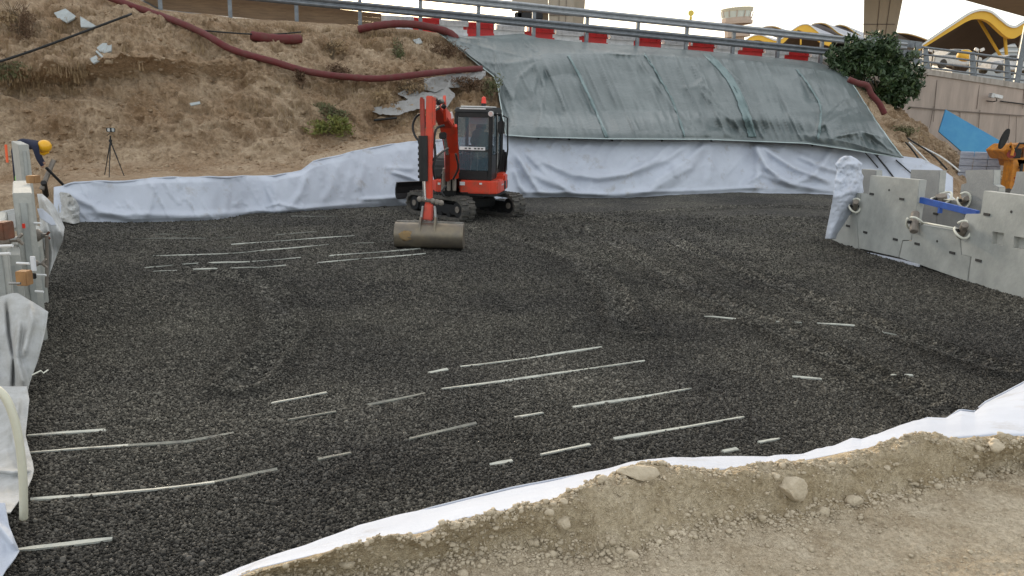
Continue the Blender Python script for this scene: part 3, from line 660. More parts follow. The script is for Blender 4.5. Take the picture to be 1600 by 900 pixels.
for poly, wd in [([(888,86),(905,118),(925,160),(948,214)], .11),([(1006,82),(1030,120),(1052,160),(1070,214)], .07),([(1103,84),(1130,110),(1150,140),(1166,180),(1176,214)], .30),([(1245,108),(1268,140),(1283,170),(1278,218)], .08)]:
    pts = smooth_poly(poly, 10); L, Rr = [], []
    for q in pts:
        wpx = wd*F/28; L.append(cover_pt(q[0]-wpx/2, q[1], .02)); Rr.append(cover_pt(q[0]+wpx/2, q[1], .02))
    K = 8; gpz = np.stack([[cover_pt(q[0]+(k/K-.5)*wd*F/28, q[1], .05) for k in range(K+1)] for q in pts])
    grid_obj('seam_tape', gpz, 'tape', tc_, thick=.008)
m = MB(); m.tube([cover_pt(a, np.interp(a, pbx, pby), .03) for a in np.arange(682, 1410, 6)], .018, 5); m.build('hem', 'tape_edge', tc_, True)
m = MB(); m.tube([cover_pt(q[0], q[1], .02) for q in smooth_poly([(1302,106),(1325,122),(1345,152),(1372,194),(1396,227),(1410,245)], 6)], .018, 5); m.build('edge_roll', 'tape_edge', tc_, True)
# ================================================================== FOREGROUND BERM AND LINER
fo = [(-600,1240),(200,962),(300,925),(370,900),(440,874),(560,830),(680,795),(800,765),(920,742),(980,735),(1060,731),(1200,725),(1210,718),(1222,716),(1250,717),(1275,709),(1300,706),(1330,693),(1345,697),(1360,688),(1400,675),(1430,662),(1450,655),(1478,657),(1500,642),(1522,645),(1540,630),(1570,615),(1600,599),(1680,566),(1800,530),(2200,430)]
fi = [(-600,1240),(200,968),(300,934),(370,905),(400,892),(494,870),(587,853),(665,834),(712,817),(790,801),(853,789),(900,773),(965,750),(1015,742),(1150,736),(1240,726),(1330,708),(1425,693),(1550,684),(1600,686),(1800,680),(2200,670)]
bb = [(-600,1300),(200,1010),(380,905),(500,912),(600,905),(700,888),(800,870),(900,868),(965,880),(1050,852),(1150,830),(1275,812),(1400,785),(1525,752),(1600,738),(1800,720),(2200,700)]
def IP(l): a, b = zip(*l); return lambda x: np.interp(x, a, b)
fO, fI, bB = IP(fo), IP(fi), IP(bb)
ZC, ZD = .66, .45
u = np.concatenate([np.arange(280, 1720, 3.), np.arange(1720, 2201, 20.)]); t = np.linspace(0, 1, 26)
A = G(u, fO(u), .035); B = G(u, fI(u)-2, ZC-.10)
L = A[:, None]*(1-t)[None, :, None]+B[:, None]*t[None, :, None]
Lp = L*np.array([.8, .8, 0]); L[..., 2] += fbm(Lp, 1.2, 3)*.05*np.sin(math.pi*t)[None, :]+.05*np.sin(math.pi*t)[None, :]+ (fbm(Lp*1.0+4, 4, 2, .5, True)*.012)*np.sin(math.pi*t)[None, :]
t3 = thing('geotextile_sheet', 'white geotextile strip lining the near edge of the gravel along the dirt berm', 'fabric sheet', L[200, 0], 'white geotextile linings')
grid_obj('cloth', L, 'fabric', t3, thick=.008)
m = MB(); m.tube([q+np.array([0, 0, .012]) for q in L[:, 0][::2]], .009, 5); m.build('hem', 'fabric', t3, True)
U2 = np.concatenate([np.arange(-600, 340, 10.), np.arange(340, 1700, 2.2), np.arange(1700, 2201, 10.)])
tv = np.concatenate([np.linspace(0, 1, 8), np.linspace(1, 2, 90)[1:], np.linspace(2, 3, 110)[1:], np.linspace(3, 5, 40)[1:]])
def row(k, x):
    if k == 0: return fI(x)-4, ZC-.13
    if k == 1: return fI(x)+1, ZC
    if k == 2: return bB(x), ZD+.02
    if k == 3: return bB(x)+170, ZD
    if k == 4: return bB(x)*0+1500., ZD
    return bB(x)*0+4200., ZD
pyy = np.zeros((len(U2), len(tv))); zz = np.zeros_like(pyy)
for j, s_ in enumerate(tv):
    i = min(int(s_), 4); f = s_-i; a = row(i, U2); b = row(i+1, U2); pyy[:, j] = a[0]*(1-f)+b[0]*f; ff = f*f*(3-2*f) if i == 1 else f; zz[:, j] = a[1]*(1-ff)+b[1]*ff
D = G(U2[:, None]+0*pyy, pyy, zz)
bandw = np.exp(-((tv-1.45)/.62)**2)[None, :]*np.clip((U2-360)/330, .12, 1)[:, None]; q = D*np.array([1, 1, 1.])
n1 = .02+fbm(q, 3.0, 4, .6)*.10+np.clip(fbm(q*np.array([1,1,.5])+2, 5, 3, .6, True), -.3, 1)*.035 + np.clip(fbm(q+5, 8, 3, .6, True), 0, 1)*.04 + fbm(q, 22, 3, .6)*.016
D[..., 2] += n1*bandw*1.0 + (fbm(q, 1.3, 3)*.022+fbm(q*np.array([1,2.2,1]), 6, 3)*.008+fbm(q, 26, 3, .7)*.0065+np.clip(fbm(q*np.array([1,1.6,1])+8, 9, 3, .6, True)-.1, 0, 1)*.012)*(tv > .9)[None, :]
D[..., 1] += fbm(q+20, 5, 4, .6)*.05*bandw
o = grid_obj('dirt_berm', D, ['berm', 'dirt'], fmat=np.where((tv[:-1]+.22*0 > 2.0)[None, :]+0*U2[:-1, None] > 0, 1, 0)); tag(o, kind='structure')
def dirtz(px, py):   # world point on the dirt
    i = int(np.argmin(abs(U2-px))); j = int(np.argmin(abs(pyy[i]-py)))
    return D[i, j]
bk = MB(); bk.add([(-9, -8, ZD-.03), (13, -8, ZD-.03), (13, .95, ZD-.03), (-9, .95, ZD-.03)], [(0, 1, 2, 3)])
o = bk.build('dirt_track', 'dirt', fix=False); tag(o, kind='structure')
# stones: each large one its own thing
def rock_mb(c, r, sc=(1, 1, .8), seed=0, fine=3):
    bm = bmesh.new(); bmesh.ops.create_icosphere(bm, subdivisions=fine, radius=1); v = np.array([x.co[:] for x in bm.verts]); fs = [[x.index for x in f.verts] for f in bm.faces]; bm.free()
    p = v+seed*3.7; d = 1+fbm(p, .9, 2)*.38+fbm(p, 2.4, 3)*.14
    for k in range(5):
        nrm = np.random.default_rng(seed*9+k).normal(size=3); nrm /= np.linalg.norm(nrm); h = (v*d[:, None])@nrm; cut = .70; d = np.where(h > cut, d*cut/np.maximum(h, 1e-6), d)
    return MB().add(c+v*d[:, None]*np.array(sc)*r, fs)
rocks = [(1236,768,30,'large rounded pale stone embedded in the berm face at right of centre'),(995,752,30,'wide flat pale clod on the berm top touching the white liner'),(940,770,14,'small clod left of the wide flat clod on the berm top'),
         (878,828,20,'round clod half buried in the dirt at the left end of the berm'),(987,871,13,'rounded stone at the berm foot where the trench ends'),(1335,787,16,'stone low on the berm face right of the large stone'),(1549,697,17,'stone sitting high in the berm face at far right'),
         (709,825,12,'small round stone beside the liner in the lower middle'),(1050,846,8,'small stone in the gravelly foot of the berm'),(1386,737,8,'pale pebble stuck halfway up the berm face'),(1285,802,13,'stone at the berm foot below the large stone'),
         (1562,684,8,'small stone on the berm crest at the far right'),(728,828,8,'small pebble right of the round stone beside the liner'),(1440,690,9,'clod on the berm crest under the wide part of the white liner'),(880,803,9,'small clod on the narrow part of the berm crest')]
for k, (a, b, r, lab) in enumerate(rocks):
    c = dirtz(a, b+r*.35); rr = r*np.linalg.norm(c-C0)/F*.70
    o = rock_mb(c+np.array([0, 0, rr*.22]), rr, (1.05 if k != 1 else 1.5, .9, .85 if k != 1 else .6), k+1).build('stone', 'rock', smooth=False, fix=False)
    tag(o, lab, 'stone', 'larger stones in the dirt berm')
# rubble
N = 17000; vs = []; ts = []
rv = [iv*(1+np.random.default_rng(k).uniform(-.25, .25, (12, 1))) for k in range(12)]
allv = []; allt = []; cnt = 0
for k in range(N):
    a = random.uniform(360, 1690); f_, b_ = fI(a), bB(a)
    z_ = random.random()
    if z_ < .26: b = b_+random.gauss(0, 9)
    elif z_ < .40:
        b = f_+3+abs(random.gauss(0, 10))
        if a < 620: continue
    elif z_ < .50: b = random.uniform(f_, b_)
    else: b = random.uniform(b_, 960)
    if b < f_+2: continue
    c = dirtz(a, b); s_ = .0045*math.exp(random.gauss(0, .55))
    if z_ >= .50: s_ = .0026*math.exp(random.gauss(0, .6))
    allv.append(rv[k % 12]*np.array([s_*random.uniform(.8, 1.3), s_, s_*.8])+c+np.array([random.uniform(-.01, .01), random.uniform(-.01, .01), s_*.3])); allt.append(it+12*cnt); cnt += 1
o = tri_obj('rubble', np.concatenate(allv), np.concatenate(allt), 'rock'); tag(o, 'loose pale rubble and crumbs of soil along the dirt berm', 'rubble', kind='stuff')
# rubble on the bank
allv = []; allt = []; cnt = 0
for k in range(9000):
    i = random.randrange(70, len(GU)-60); j = random.randrange(45, NV-20)
    if 830 < GU[i] < 1345: continue
    c = TP[i, j]; s_ = .022*math.exp(random.gauss(0, .55))
    if random.random() < .4 and j > 95: continue
    allv.append(rv[k % 12]*np.array([s_*random.uniform(.8, 1.4), s_, s_*.7])+c); allt.append(it+12*cnt); cnt += 1
o = tri_obj('bank_rubble', np.concatenate(allv), np.concatenate(allt), 'bank'); tag(o, 'small stones and clods scattered over the embankment', 'rubble', kind='stuff')
# ================================================================== PANEL WALL, RIGHT
PA = G(1342, 390); PB = G(1600, 467); pd = (PB-PA); pd[2] = 0; pd /= np.linalg.norm(pd); pn = np.array([pd[1], -pd[0], 0]);
if pn[0] < 0: pn = -pn            # away from the gravel
def PL(px, py, off=0.0):
    a = PA+pn*off; d = ray(px, py); return C0+d*((a-C0)@pn/(d@pn))
def panel(name, poly, off, label, mats=('concrete', 'concrete_edge'), thick=.14, group='precast concrete panels on the right', sockets=(), holes=(), parent=None):
    pts = [PL(a, b, off) for a, b in poly]
    m = MB(); m.prism(pts, pn*thick, 0, 1)
    t = thing(name, label, 'concrete panel', pts[0], group)
    body = m.build('slab', mats, t, bevel=.006)
    if sockets:
        for pxs in sockets:
            mc = MB(); q = [PL(a, b, off-.05) for a, b in pxs]; mc.prism(q, pn*.13)
            cut = mc.build('cutter', 'concrete_edge', t); md = body.modifiers.new('b', 'BOOLEAN'); md.operation = 'DIFFERENCE'; md.object = cut; md.solver = 'EXACT'
            bpy.context.view_layer.update(); dg = bpy.context.evaluated_depsgraph_get(); me = bpy.data.meshes.new_from_object(body.evaluated_get(dg))
            body.modifiers.clear(); body.data = me; bpy.data.objects.remove(cut)
    for a, b, k in holes:
        c = PL(a, b, off-.004); mh = MB()
        if k == 0: mh.cyl(c, c+pn*.01, .022, seg=10)
        else: mh.box(c+pn*.002, (.13, .02, .04), [pd, pn, (0, 0, 1)])
        mh.build('dowel_hole_shade' if k == 0 else 'slot_shade', 'hole', t)  # solid dark pieces on the face; the shade inside a hole is their colour
    return t
panel('concrete_panel', [(1300,376),(1341.3,391),(1338.3,338),(1345,302),(1322,300),(1300,332)], 0.0, 'concrete panel at the gravel corner half hidden behind the wrapped white fabric', holes=[(1325,353,1)])
panel('concrete_panel', [(1360,274),(1437,281),(1433,317),(1428,348),(1423.4,375.4),(1410,375.4),(1404,402),(1342,388),(1339,338),(1345.6,303),(1357,303)], 0.0, 'tall front concrete panel left of the blue bar with a raised upper block', holes=[(1389,297,0),(1362,303,1),(1409,311,1),(1352,363,1),(1399,374,1)])
panel('concrete_panel', [(1427.6,349),(1499.4,361),(1502,397.6),(1516.4,400.6),(1511.4,440),(1405,402.4),(1410.6,376.4),(1424,376.4)], 0.0, 'low front concrete panel spanning under the blue bar with a rod over its top', holes=[(1464,377,0),(1433,381,1),(1488,395,1)])
panel('concrete_panel', [(1537,298),(1690,317),(1700,500),(1600,468),(1512.4,440.6),(1517.6,401.2),(1502.8,398.2),(1500.2,361),(1509,334),(1532,334)], 0.0, 'tall front concrete panel at the right edge of the picture with two square pockets', holes=[(1580,331,0),(1542,335,1),(1529,407,1)],
      sockets=[[(1546,361.5),(1564,364.5),(1562,384),(1545,380.5)],[(1579.5,369),(1598,372),(1597,391),(1578.5,387)]])
for k, (poly, lab) in enumerate([([(1342,391.5),(1405,405),(1435,413),(1435,417),(1342,394.6)], 'white fabric strip under the tall panel left of the blue bar'), ([(1512,443),(1600,470),(1700,503),(1700,514),(1600,477),(1512,446)], 'white fabric strip under the panel at the right edge')]):
    m = MB(); m.prism([PL(a, b, -.03) for a, b in poly], pn*.03); o = m.build('base_strip', 'fabric'); tag(o, lab, 'fabric strip')
BO = 1.35
panel('concrete_panel', [(1346,264),(1369,266),(1368,330),(1346,330)], .75, 'small grey rear panel showing between wrapped fabric and the first tall panel', mats=('concrete_shade', 'concrete_edge'))
panel('concrete_panel', [(1423,265),(1469,266),(1466,300),(1464,334),(1462,380),(1418,372),(1421,300)], BO, 'rear concrete panel directly behind the left end of the blue bar', mats=('concrete_shade', 'concrete_edge'))
panel('concrete_panel', [(1464.5,313),(1503,314),(1507,340),(1516,350),(1516,395),(1462.5,381)], BO, 'low rear panel toned dark for shade, seen beneath the blue bar', mats=('concrete_shade', 'concrete_edge'), holes=[(1462,334,1),(1504,331,1)])
panel('concrete_panel', [(1508,266),(1553,265),(1552,288),(1560,292),(1556,400),(1517,395),(1517,350),(1508,340),(1503.6,314),(1500,300),(1502,288),(1510,286)], BO, 'rear concrete panel before the wrapped pallet of blocks', mats=('concrete_shade', 'concrete_edge'))
panel('concrete_panel', [(1588,268),(1690,270),(1690,420),(1578,400),(1578,300),(1584,288)], BO, 'rear concrete panel in front of the orange machine', mats=('concrete_shade', 'concrete_edge'))
m = MB(); m.beam(PL(1429,310,.07), PL(1528,334,.07), .10, .06, (0, 0, 1)); 
for a, b in ((1430, 311), (1470, 321), (1526, 333)): pass
t = thing('spacer_bar', 'bright blue steel bar bridging the two tall front panels', 'steel bar', PL(1429,310,.07)); m.build('bar', 'blue_bar', t, bevel=.004)
for a, b, s_ in ((1431,311,-1),(1470,321,0),(1527,334,1)):
    m = MB(); c = PL(a, b, .07); m.box(c-np.array([0,0,.07]), (.05,.06,.12), [pd, pn, (0,0,1)]); m.build('bracket', 'blue_bar', t, bevel=.004)
# round timber toggles with white rope
def toggle(px, py, off, ang, label, rope=True, ln=.34, r=.055, mt='clamp'):
    c = PL(px, py, off); d = pd*math.cos(ang)*.75+np.array([0,0,1])*math.sin(ang)-pn*.35; d /= np.linalg.norm(d)
    t = thing('panel_clamp', label, 'clamp', c, 'rope tied clamps on the right panels')
    m = MB(); m.tube([c-d*ln/2, c-d*ln*.46, c+d*ln*.46, c+d*ln/2], [r*.85, r, r, r*.85], 12); m.build('toggle', mt, t, False)
    e1 = np.cross(d, [0, 0, 1]); e1 /= np.linalg.norm(e1); e2 = np.cross(d, e1)
    pts = [c+(e1*math.cos(a)*1.25+e2*math.sin(a)*1.7)*(r+.03)+d*(.03*math.sin(a*2)+.05*(a/6.3)) for a in np.linspace(-.4, 5.4, 26)]
    m = MB(); m.tube(pts, .020, 8); m.build('rope_loop', 'rope', t, True)
    m = MB(); m.cyl(c-pn*(r+.05), c+pn*.1, .03, seg=10); m.build('bolt', 'black', t)
    return t
toggle(1336,322,-.06,.55,'clamp with white rope on the panel beside the wrapped fabric')
toggle(1429,347,-.06,-.75,'largest rope tied clamp, at the left end of the low front panel', ln=.42, r=.07)
toggle(1504,360,-.06,.6,'clamp with white rope at the left edge of the panel with pockets', ln=.36, r=.06)
toggle(1471,311,BO-.08,1.3,'round dark clamp with rope on the rear wall above the blue bar', ln=.16, r=.10)
toggle(1506,313,BO-.08,.25,'clamp with a loose white rope hoop on the rear wall', ln=.36, r=.05)
m = MB(); m.tube([PL(1437,347,-.02), PL(1468,352.5,-.02), PL(1497,358,-.02)], .018, 8); o = m.build('tie_rod', 'rope', smooth=True); tag(o, 'white rod lying along the top of the low front panel', 'rod')
m = MB(); m.tube([PL(1475,312,BO-.1), PL(1504,312,BO-.1)], .014, 8); o = m.build('tie_rod', 'rope', smooth=True); tag(o, 'thin white rod between the two clamps on the rear wall', 'rod')
# wrapped fabric at the corner
wl = IP([(243,1322),(247,1314),(256,1305),(268,1308),(280,1305),(300,1303),(330,1298),(355,1293),(372,1290)])
wr = IP([(243,1327),(248,1337),(256,1347),(266,1344),(276,1349),(285,1347),(300,1349),(312,1342),(330,1331),(350,1318),(366,1307),(374,1305)])
yy = np.linspace(244, 373, 90); ss = np.linspace(0, 1, 44); px = wl(yy)[None, :]*(1-ss)[:, None]+wr(yy)[None, :]*ss[:, None]; py = yy[None, :]+0*px
base = PL(px.ravel()*0+1320, np.zeros(px.size)+376, 0) if False else None
Y0 = float(PL(1320, 372, 0)[1])-.12
d = (fbm(np.stack([px/16, py/13, 0*px], -1), 1, 3, .5)+.45*fbm(np.stack([px/9+py/20, py/12, 0*px+4], -1), 1, 2, .5, True))*np.interp(py, [244,300,320,375], [.10,.11,.05,.03])+.16*np.sin(math.pi*ss)[:, None]+fbm(np.stack([px/30, py/40, 0*px+8], -1), 1, 2)*.1
Wp = P(px, py, Y0-d+np.interp(py, [244, 300], [.25, 0]))
d2 = Wp+np.array([.03, .30, 0])
t = thing('wrapped_fabric', 'white fabric wrapped over the corner of the right panel wall, hanging to a point', 'fabric', Wp[20, -1])
grid_obj('wrap', Wp, 'fabric', t, thick=.02)
m = MB(); c = P(1327, 262, Y0+.25); m.ball(c, .13, 14, 10, jitter=.06, sc=(1, .6, 1.0)); m.build('bundle', 'fabric', t, True)
# ================================================================== RIGHT BACKGROUND
wx = np.array([1290, 1330, 1432, 1600, 1760, 2000]); wt = np.interp(wx, [1290, 1432, 1600], [92, 105, 130.5]); wt[-2:] = [153, 187]
wy = railY(wx)+.35
def wall_pt(px, py): return P(px, py, np.interp(px, wx, wy))
t = thing('retaining_wall', 'stained pinkish concrete retaining wall with panel joints under the road fence', 'wall', [*P(1600, 200, 38.7)[:2], 0])
top = P(wx, wt+9, wy); m = MB()
for i in range(len(wx)-1):
    a, b = top[i], top[i+1]; n_ = np.cross(b-a, [0, 0, 1]); n_ /= np.linalg.norm(n_); n_ = -n_ if n_[1] < 0 else n_
    m.hexa([(*a[:2], -.5), (*b[:2], -.5), (*(b+n_*.5)[:2], -.5), (*(a+n_*.5)[:2], -.5), a, b, b+n_*.5, a+n_*.5])
m.build('wall_face', 'wall', t)
m = MB()
for i in range(len(wx)-1):
    a, b = P(wx[i], wt[i], wy[i]-.08), P(wx[i+1], wt[i+1], wy[i+1]-.08); lo_a, lo_b = P(wx[i], wt[i]+9, wy[i]-.08), P(wx[i+1], wt[i+1]+9, wy[i+1]-.08)
    n_ = np.array([0, .7, 0]); m.hexa([lo_a, lo_b, lo_b+n_, lo_a+n_, a, b, b+n_, a+n_])
m.build('coping', 'coping', t)
m = MB()
hl = [(1420,167),(1500,174),(1600,181)]
for i in range(2): m.beam(wall_pt(*hl[i])-[0,.01,0], wall_pt(*hl[i+1])-[0,.01,0], .02, .05, (0,1,0))
m.build('joint', 'joint', t)
for a, b, c, d in [(1464,125,1458,190),(1530,133,1526,170),(1531,172,1523,270),(1459,166,1452,200),(1577,180,1572,290),(1588,182,1585,290),(1500,175,1497,290),(1600,139,1598,170)]:
    m = MB(); m.beam(wall_pt(a, b)-[0,.01,0], wall_pt(c, d)-[0,.01,0], .02, .02, (0,1,0)); m.build('joint', 'joint', t)
# floodlight on the wall
c = wall_pt(1549, 151)-np.array([0,.45,0]); t = thing('wall_floodlight', 'small white floodlight on a bracket fixed to the retaining wall', 'floodlight', c)
m = MB(); m.box(c, (.42,.3,.16), [(.97,0,-.2),(0,1,0),(.2,0,.97)]); m.build('housing', 'white_paint', t, bevel=.02)
m = MB(); m.box(c+[-.27,-.03,.04], (.16,.26,.2), [(.97,0,-.2),(0,1,0),(.2,0,.97)]); m.build('lamp_glass', 'silver', t, bevel=.01)
m = MB(); m.tube([c+[.05,.1,-.08], c+[.08,.1,-.2], c+[.0,.3,-.24], c+[-.28,.3,-.2]], .025, 6); m.build('bracket', 'black', t)
m = MB(); m.tube([wall_pt(1562,158)-[0,.06,0], wall_pt(1600,163)-[0,.06,0], wall_pt(1650,170)-[0,.06,0]], .03, 6); o = m.build('conduit', 'black'); tag(o, 'thin dark conduit running right from the wall floodlight', 'conduit')
# blue sheet
bp_ = [(1486,171),(1563,222),(1600,252),(1590,262),(1500,241),(1467,206)]; m = MB()
q0 = [P(a, b, 34.5+.0*(b)) + np.array([0, (206-b)*.012, 0]) for a, b in bp_]
m.prism(q0, (0,.08,0)); o = m.build('blue_panel', 'blue_sheet', bevel=.01); tag(o, 'large tilted blue sheet leaning against the retaining wall', 'sheet panel')
# blocks on a pallet
Yb = 29.0; a0 = G(1492, 292, 0); 
def pal(a, b): return P(a, b, Yb)
t = thing('block_pallet', 'pallet of grey building blocks wrapped in pale film behind the right panels', 'block pallet', [*P(1530, 285, Yb)[:2], 0])
r = np.array([.985,-.17,0]); bk_ = np.array([.5,.87,0]); c0 = P(1495, 280, Yb); W3 = 1.42; Hh = P(1498, 237, Yb)[2]-c0[2]
for j in range(4):
    for i in range(3):
        z0 = c0[2]+Hh*j/4; a = c0+r*W3*i/3; m = MB(); w3 = r*(W3/3-.015); h3 = np.array([0,0,Hh/4-.012]); b3 = bk_*1.0; a = np.array([a[0], a[1], z0])
        m.hexa([a, a+w3, a+w3+b3, a+b3, a+h3, a+w3+h3, a+w3+b3+h3, a+b3+h3]); m.build('block_stack', 'block_wrap', t, bevel=.012)
m = MB()
for k in range(3):
    a = np.array([*(c0+r*W3*k/2.25)[:2], c0[2]-.14]); m.beam(a, a+bk_, .12, .12)
m.beam(np.array([*c0[:2], c0[2]-.04]), np.array([*(c0+r*W3)[:2], c0[2]-.04]), .1, .03); m.build('pallet', 'timber', t)
# white film/cable scraps behind
for k, pl_ in enumerate([[(1468,292),(1480,302),(1492,312),(1500,318)],[(1415,222),(1430,240),(1443,262)],[(1420,222),(1442,245),(1460,264)],[(1418,216),(1455,240),(1480,265)],[(1425,222),(1470,245),(1500,268)]]):
    m = MB(); m.tube([P(a, b, 27.2-.05*i+(0 if k else -8)) for i, (a, b) in enumerate(smooth_poly(pl_, 4))], [.035,.028,.03,.03,.03][k] if k else .02, 6)
    o = m.build('loose_cable', 'white_paint' if k in (0, 2, 4) else 'black', smooth=True)
    tag(o, ['white band curling over the rear wall between two clamps','black cable slanting down the bank right of the plastic cover','white cable beside the black one right of the plastic cover','upper black cable slanting across the dirt right of the cover','white cable farthest right on the dirt bank'][k], 'cable')
# orange machine, partly cut off by the frame
Ym = 27.0; mo = P(1598, 300, Ym)
t = thing('loader', 'orange yellow compact machine with a black mirror at the right edge', 'machine', [mo[0], mo[1], 0])
def mp(a, b, dy=0): return P(a+7, b, Ym+dy)
m = MB(); m.prism([mp(1562,236),(mp(1575,226)),mp(1640,224),mp(1640,250),mp(1600,252),mp(1585,262),mp(1582,250),mp(1570,250)], (0,1.1,0)); m.build('hood', 'yellow_machine', t, bevel=.02)
m = MB(); m.prism([mp(1576,248),mp(1608,250),mp(1604,275),mp(1600,303),mp(1568,303),mp(1573,275)], (0,.5,0)); m.build('front_leg', 'yellow_machine', t, bevel=.015)
m = MB(); m.prism([mp(1594,262,.1),mp(1640,250,.1),mp(1640,275,.1),mp(1612,272,.1),mp(1594,285,.1)], (0,.5,0)); m.build('arm', 'dark_orange', t, bevel=.015)
m = MB(); m.tube([mp(1566,232,-.2), mp(1572,224,-.25), mp(1576,234,-.2), mp(1574,243,-.2)], .05, 8); m.build('guard', 'yellow_machine', t)
for k in range(4): m = MB(); m.beam(mp(1578,278+6*k,-.05), mp(1591,276+6*k,-.05), .04, .05); m.build('step', 'dark_orange', t)
m = MB(); m.box(mp(1582,240,-.05), (.3,.05,.3)); m.build('grille', 'black', t, bevel=.02)
m = MB(); m.box(mp(1612,258,-.02), (.45,.1,.22)); m.build('opening', 'black', t, bevel=.02)
q = mp(1563,217,-.3); m = MB(); pr = [q+np.array([math.cos(a)*.12+math.sin(a)*.09, 0, math.sin(a)*.34]) for a in np.linspace(0, 2*math.pi, 20)[:-1]]; m.prism(pr, (0,.08,0)); m.build('mirror', 'black', t, bevel=.012)
for a, b, w_, h_ in ((1592,238,.05,.34),(1604,240,.05,.42),(1573,236,.16,.04),(1585,232,.30,.03),(1588,262,.14,.05),(1586,292,.16,.05)):
    m = MB(); m.box(mp(a, b, -.03), (w_,.06,h_)); m.build('panel_seam', 'rust', t, bevel=.004)
m = MB(); m.cyl(mp(1590,256,-.12), mp(1587,276,-.15), .05, seg=12); m.build('hydraulic_cylinder', 'black', t)
m = MB(); m.cyl(mp(1573,241,-.12), mp(1573,241,.05), .13, seg=18); m.build('hub_cover', 'dark_orange', t)
m = MB(); m.tube([mp(1571,228,-.25), mp(1578,236,-.1), mp(1586,224,-.1), mp(1605,224,-.1), mp(1640,230,-.1)], .035, 8); m.build('rail', 'black', t)
m = MB(); m.beam(mp(1556,308), mp(1600,310), .5, .12, (0,1,0)); m.build('deck_plate', 'rust', t, bevel=.01)
m = MB(); m.cyl(mp(1568,301,-.2), mp(1568,301,.2), .15, seg=18); m.build('wheel', 'rubber', t)
# ================================================================== LEFT PANEL WALL
def lpanel(px, py, Y, ln, th, slope, label, zb=-.05, parts=()):
    c = P(px, py, Y); d = np.array([-slope, 1, 0]); d /= np.linalg.norm(d); n = np.array([-d[1], d[0], 0])   # n to the left
    t = thing('concrete_panel', label, 'concrete panel', [c[0], c[1], 0], 'precast concrete panels on the left')
    a = [c, c+d*ln, c+d*ln+n*th, c+n*th]; m = MB(); m.hexa([(*q[:2], zb) for q in a]+[tuple(q) for q in a])
    m.build('slab', 'concrete_edge', t, bevel=.008)
    m = MB(); q = [c+n*.012+d*-.012, c+d*-.012+n*(th-.012)]
    m.beam(c-d*.01+n*th*.5-np.array([0,0,.1]), np.array([*(c-d*.01+n*th*.5)[:2], zb+.1]), th*.35, .02, n); m.build('joint_rib', 'concrete', t, bevel=.004)
    return t, c, d, n
lpanel(45, 226, 13.2, 1.5, .15, .72, 'tallest left concrete panel, in front of the worker')
lpanel(50, 301, 8.0, 1.5, .17, .62, 'left concrete panel with a wood block on top')
lpanel(31, 398, 7.5, 1.2, .155, .62, 'short left concrete panel beside the cream pipe wall, above the draped fabric')
lpanel(7, 350, 7.2, 1.0, .15, .60, 'left concrete panel cut off by the left edge of the picture')
lpanel(66, 372, 9.6, 1.2, .12, .62, 'low left concrete panel inside the draped grey fabric')
def small(name, mb, mt, lab, cat, bevel=0, smooth=False, group=None):
    o = mb.build(name, mt, bevel=bevel, smooth=smooth); tag(o, lab, cat, group); return o
m = MB(); m.box(P(52,280,8.9), (.10,.12,.085)); small('wood_block', m, 'wood_block', 'small orange brown wood block on top of the left panel near the worker', 'wood block', .006)
m = MB(); m.box(P(6,360,5.3), (.075,.12,.12)); small('wood_block', m, 'rust', 'dark reddish wood block at the left edge of the picture', 'wood block', .006)
m = MB(); m.box(P(38,434,6.9), (.10,.10,.13)); small('wood_block', m, 'wood_block', 'pale wood block wedged low between left panels above the fabric', 'wood block', .006)
m = MB(); m.box(P(37,353,7.75), (.02,.02,.045)); small('marker_tab', m, 'red_lens', 'tiny red marker on the face of the left panel', 'marker')
def bolt(px, py, Y, lab, ln=.12, r=.03):
    c = P(px, py, Y); t = thing('panel_bolt', lab, 'bolt', c, 'bolts and rods clamping the left panels')
    m = MB(); m.cyl(c-[ln,0,0], c+[.01,0,0], r*.7, r*.7, 12); m.build('shaft', 'steel', t)
    m = MB(); m.cyl(c-[ln,0,0], c-[ln*.45,0,0], r*1.9, r*.9, 12); m.build('washer_cone', 'clamp', t)
    m = MB()
    for k in range(3): a = k*2.1; m.beam(c, c+np.array([.035, -.03*math.cos(a), .05*math.sin(a)]), .022, .022)
    m.build('wing_nut', 'rust' if r > .035 else 'clamp', t, bevel=.003)
bolt(27,374,6.3,'winged bolt with a grey cone at the left panels beside the dark reddish block', .11, .035)
bolt(66,412,7.6,'winged bolt in the middle of the left wall above the fabric folds', .08, .022)
bolt(72,368,9.2,'dark winged bolt inside the upper draped fabric on the left', .10, .04)
for a, b, c_, d_, Y, lab in [(-8,385,20,384,5.6,'upper white rod at the far left edge crossing the panels'),(-8,397,16,396,5.6,'lower white rod at the far left edge crossing the panels'),(26,411,46,412,6.9,'short pale rod joining left panels at mid height'),(14,443,32,443,6.4,'dark rod stub on the left panel above the draped fabric'),
                             (50,348,64,349,8.0,'short rod on the left panel under the worker'),(55,429,72,430,7.6,'short pale rod low on the left panel wall'),(55,455,68,456,7.4,'lowest short rod on the left panel wall')]:
    m = MB(); m.cyl(P(a, b, Y), P(c_, d_, Y), .011, seg=8); small('tie_rod', m, 'steel' if 'dark' in lab else 'white_paint', lab, 'rod', group='short tie rods on the left wall')
m = MB(); m.tube([P(73,368,9.0), P(73.5,400,9.0), P(73,449,9.0)], .018, 6); small('tie_rod', m, 'clamp', 'long dark vertical rod in front of the upper draped fabric', 'rod')
m = MB(); m.box(P(52,412,7.2), (.045,.02,.14)); small('plastic_tag', m, 'white_plastic', 'white hanging plastic strip with a dark end on the left wall', 'plastic strip', .004)
m = MB(); m.box(P(52,431,7.2), (.05,.03,.055)); small('rubber_foot', m, 'black', 'small black block under the hanging white plastic strip', 'block', .006)
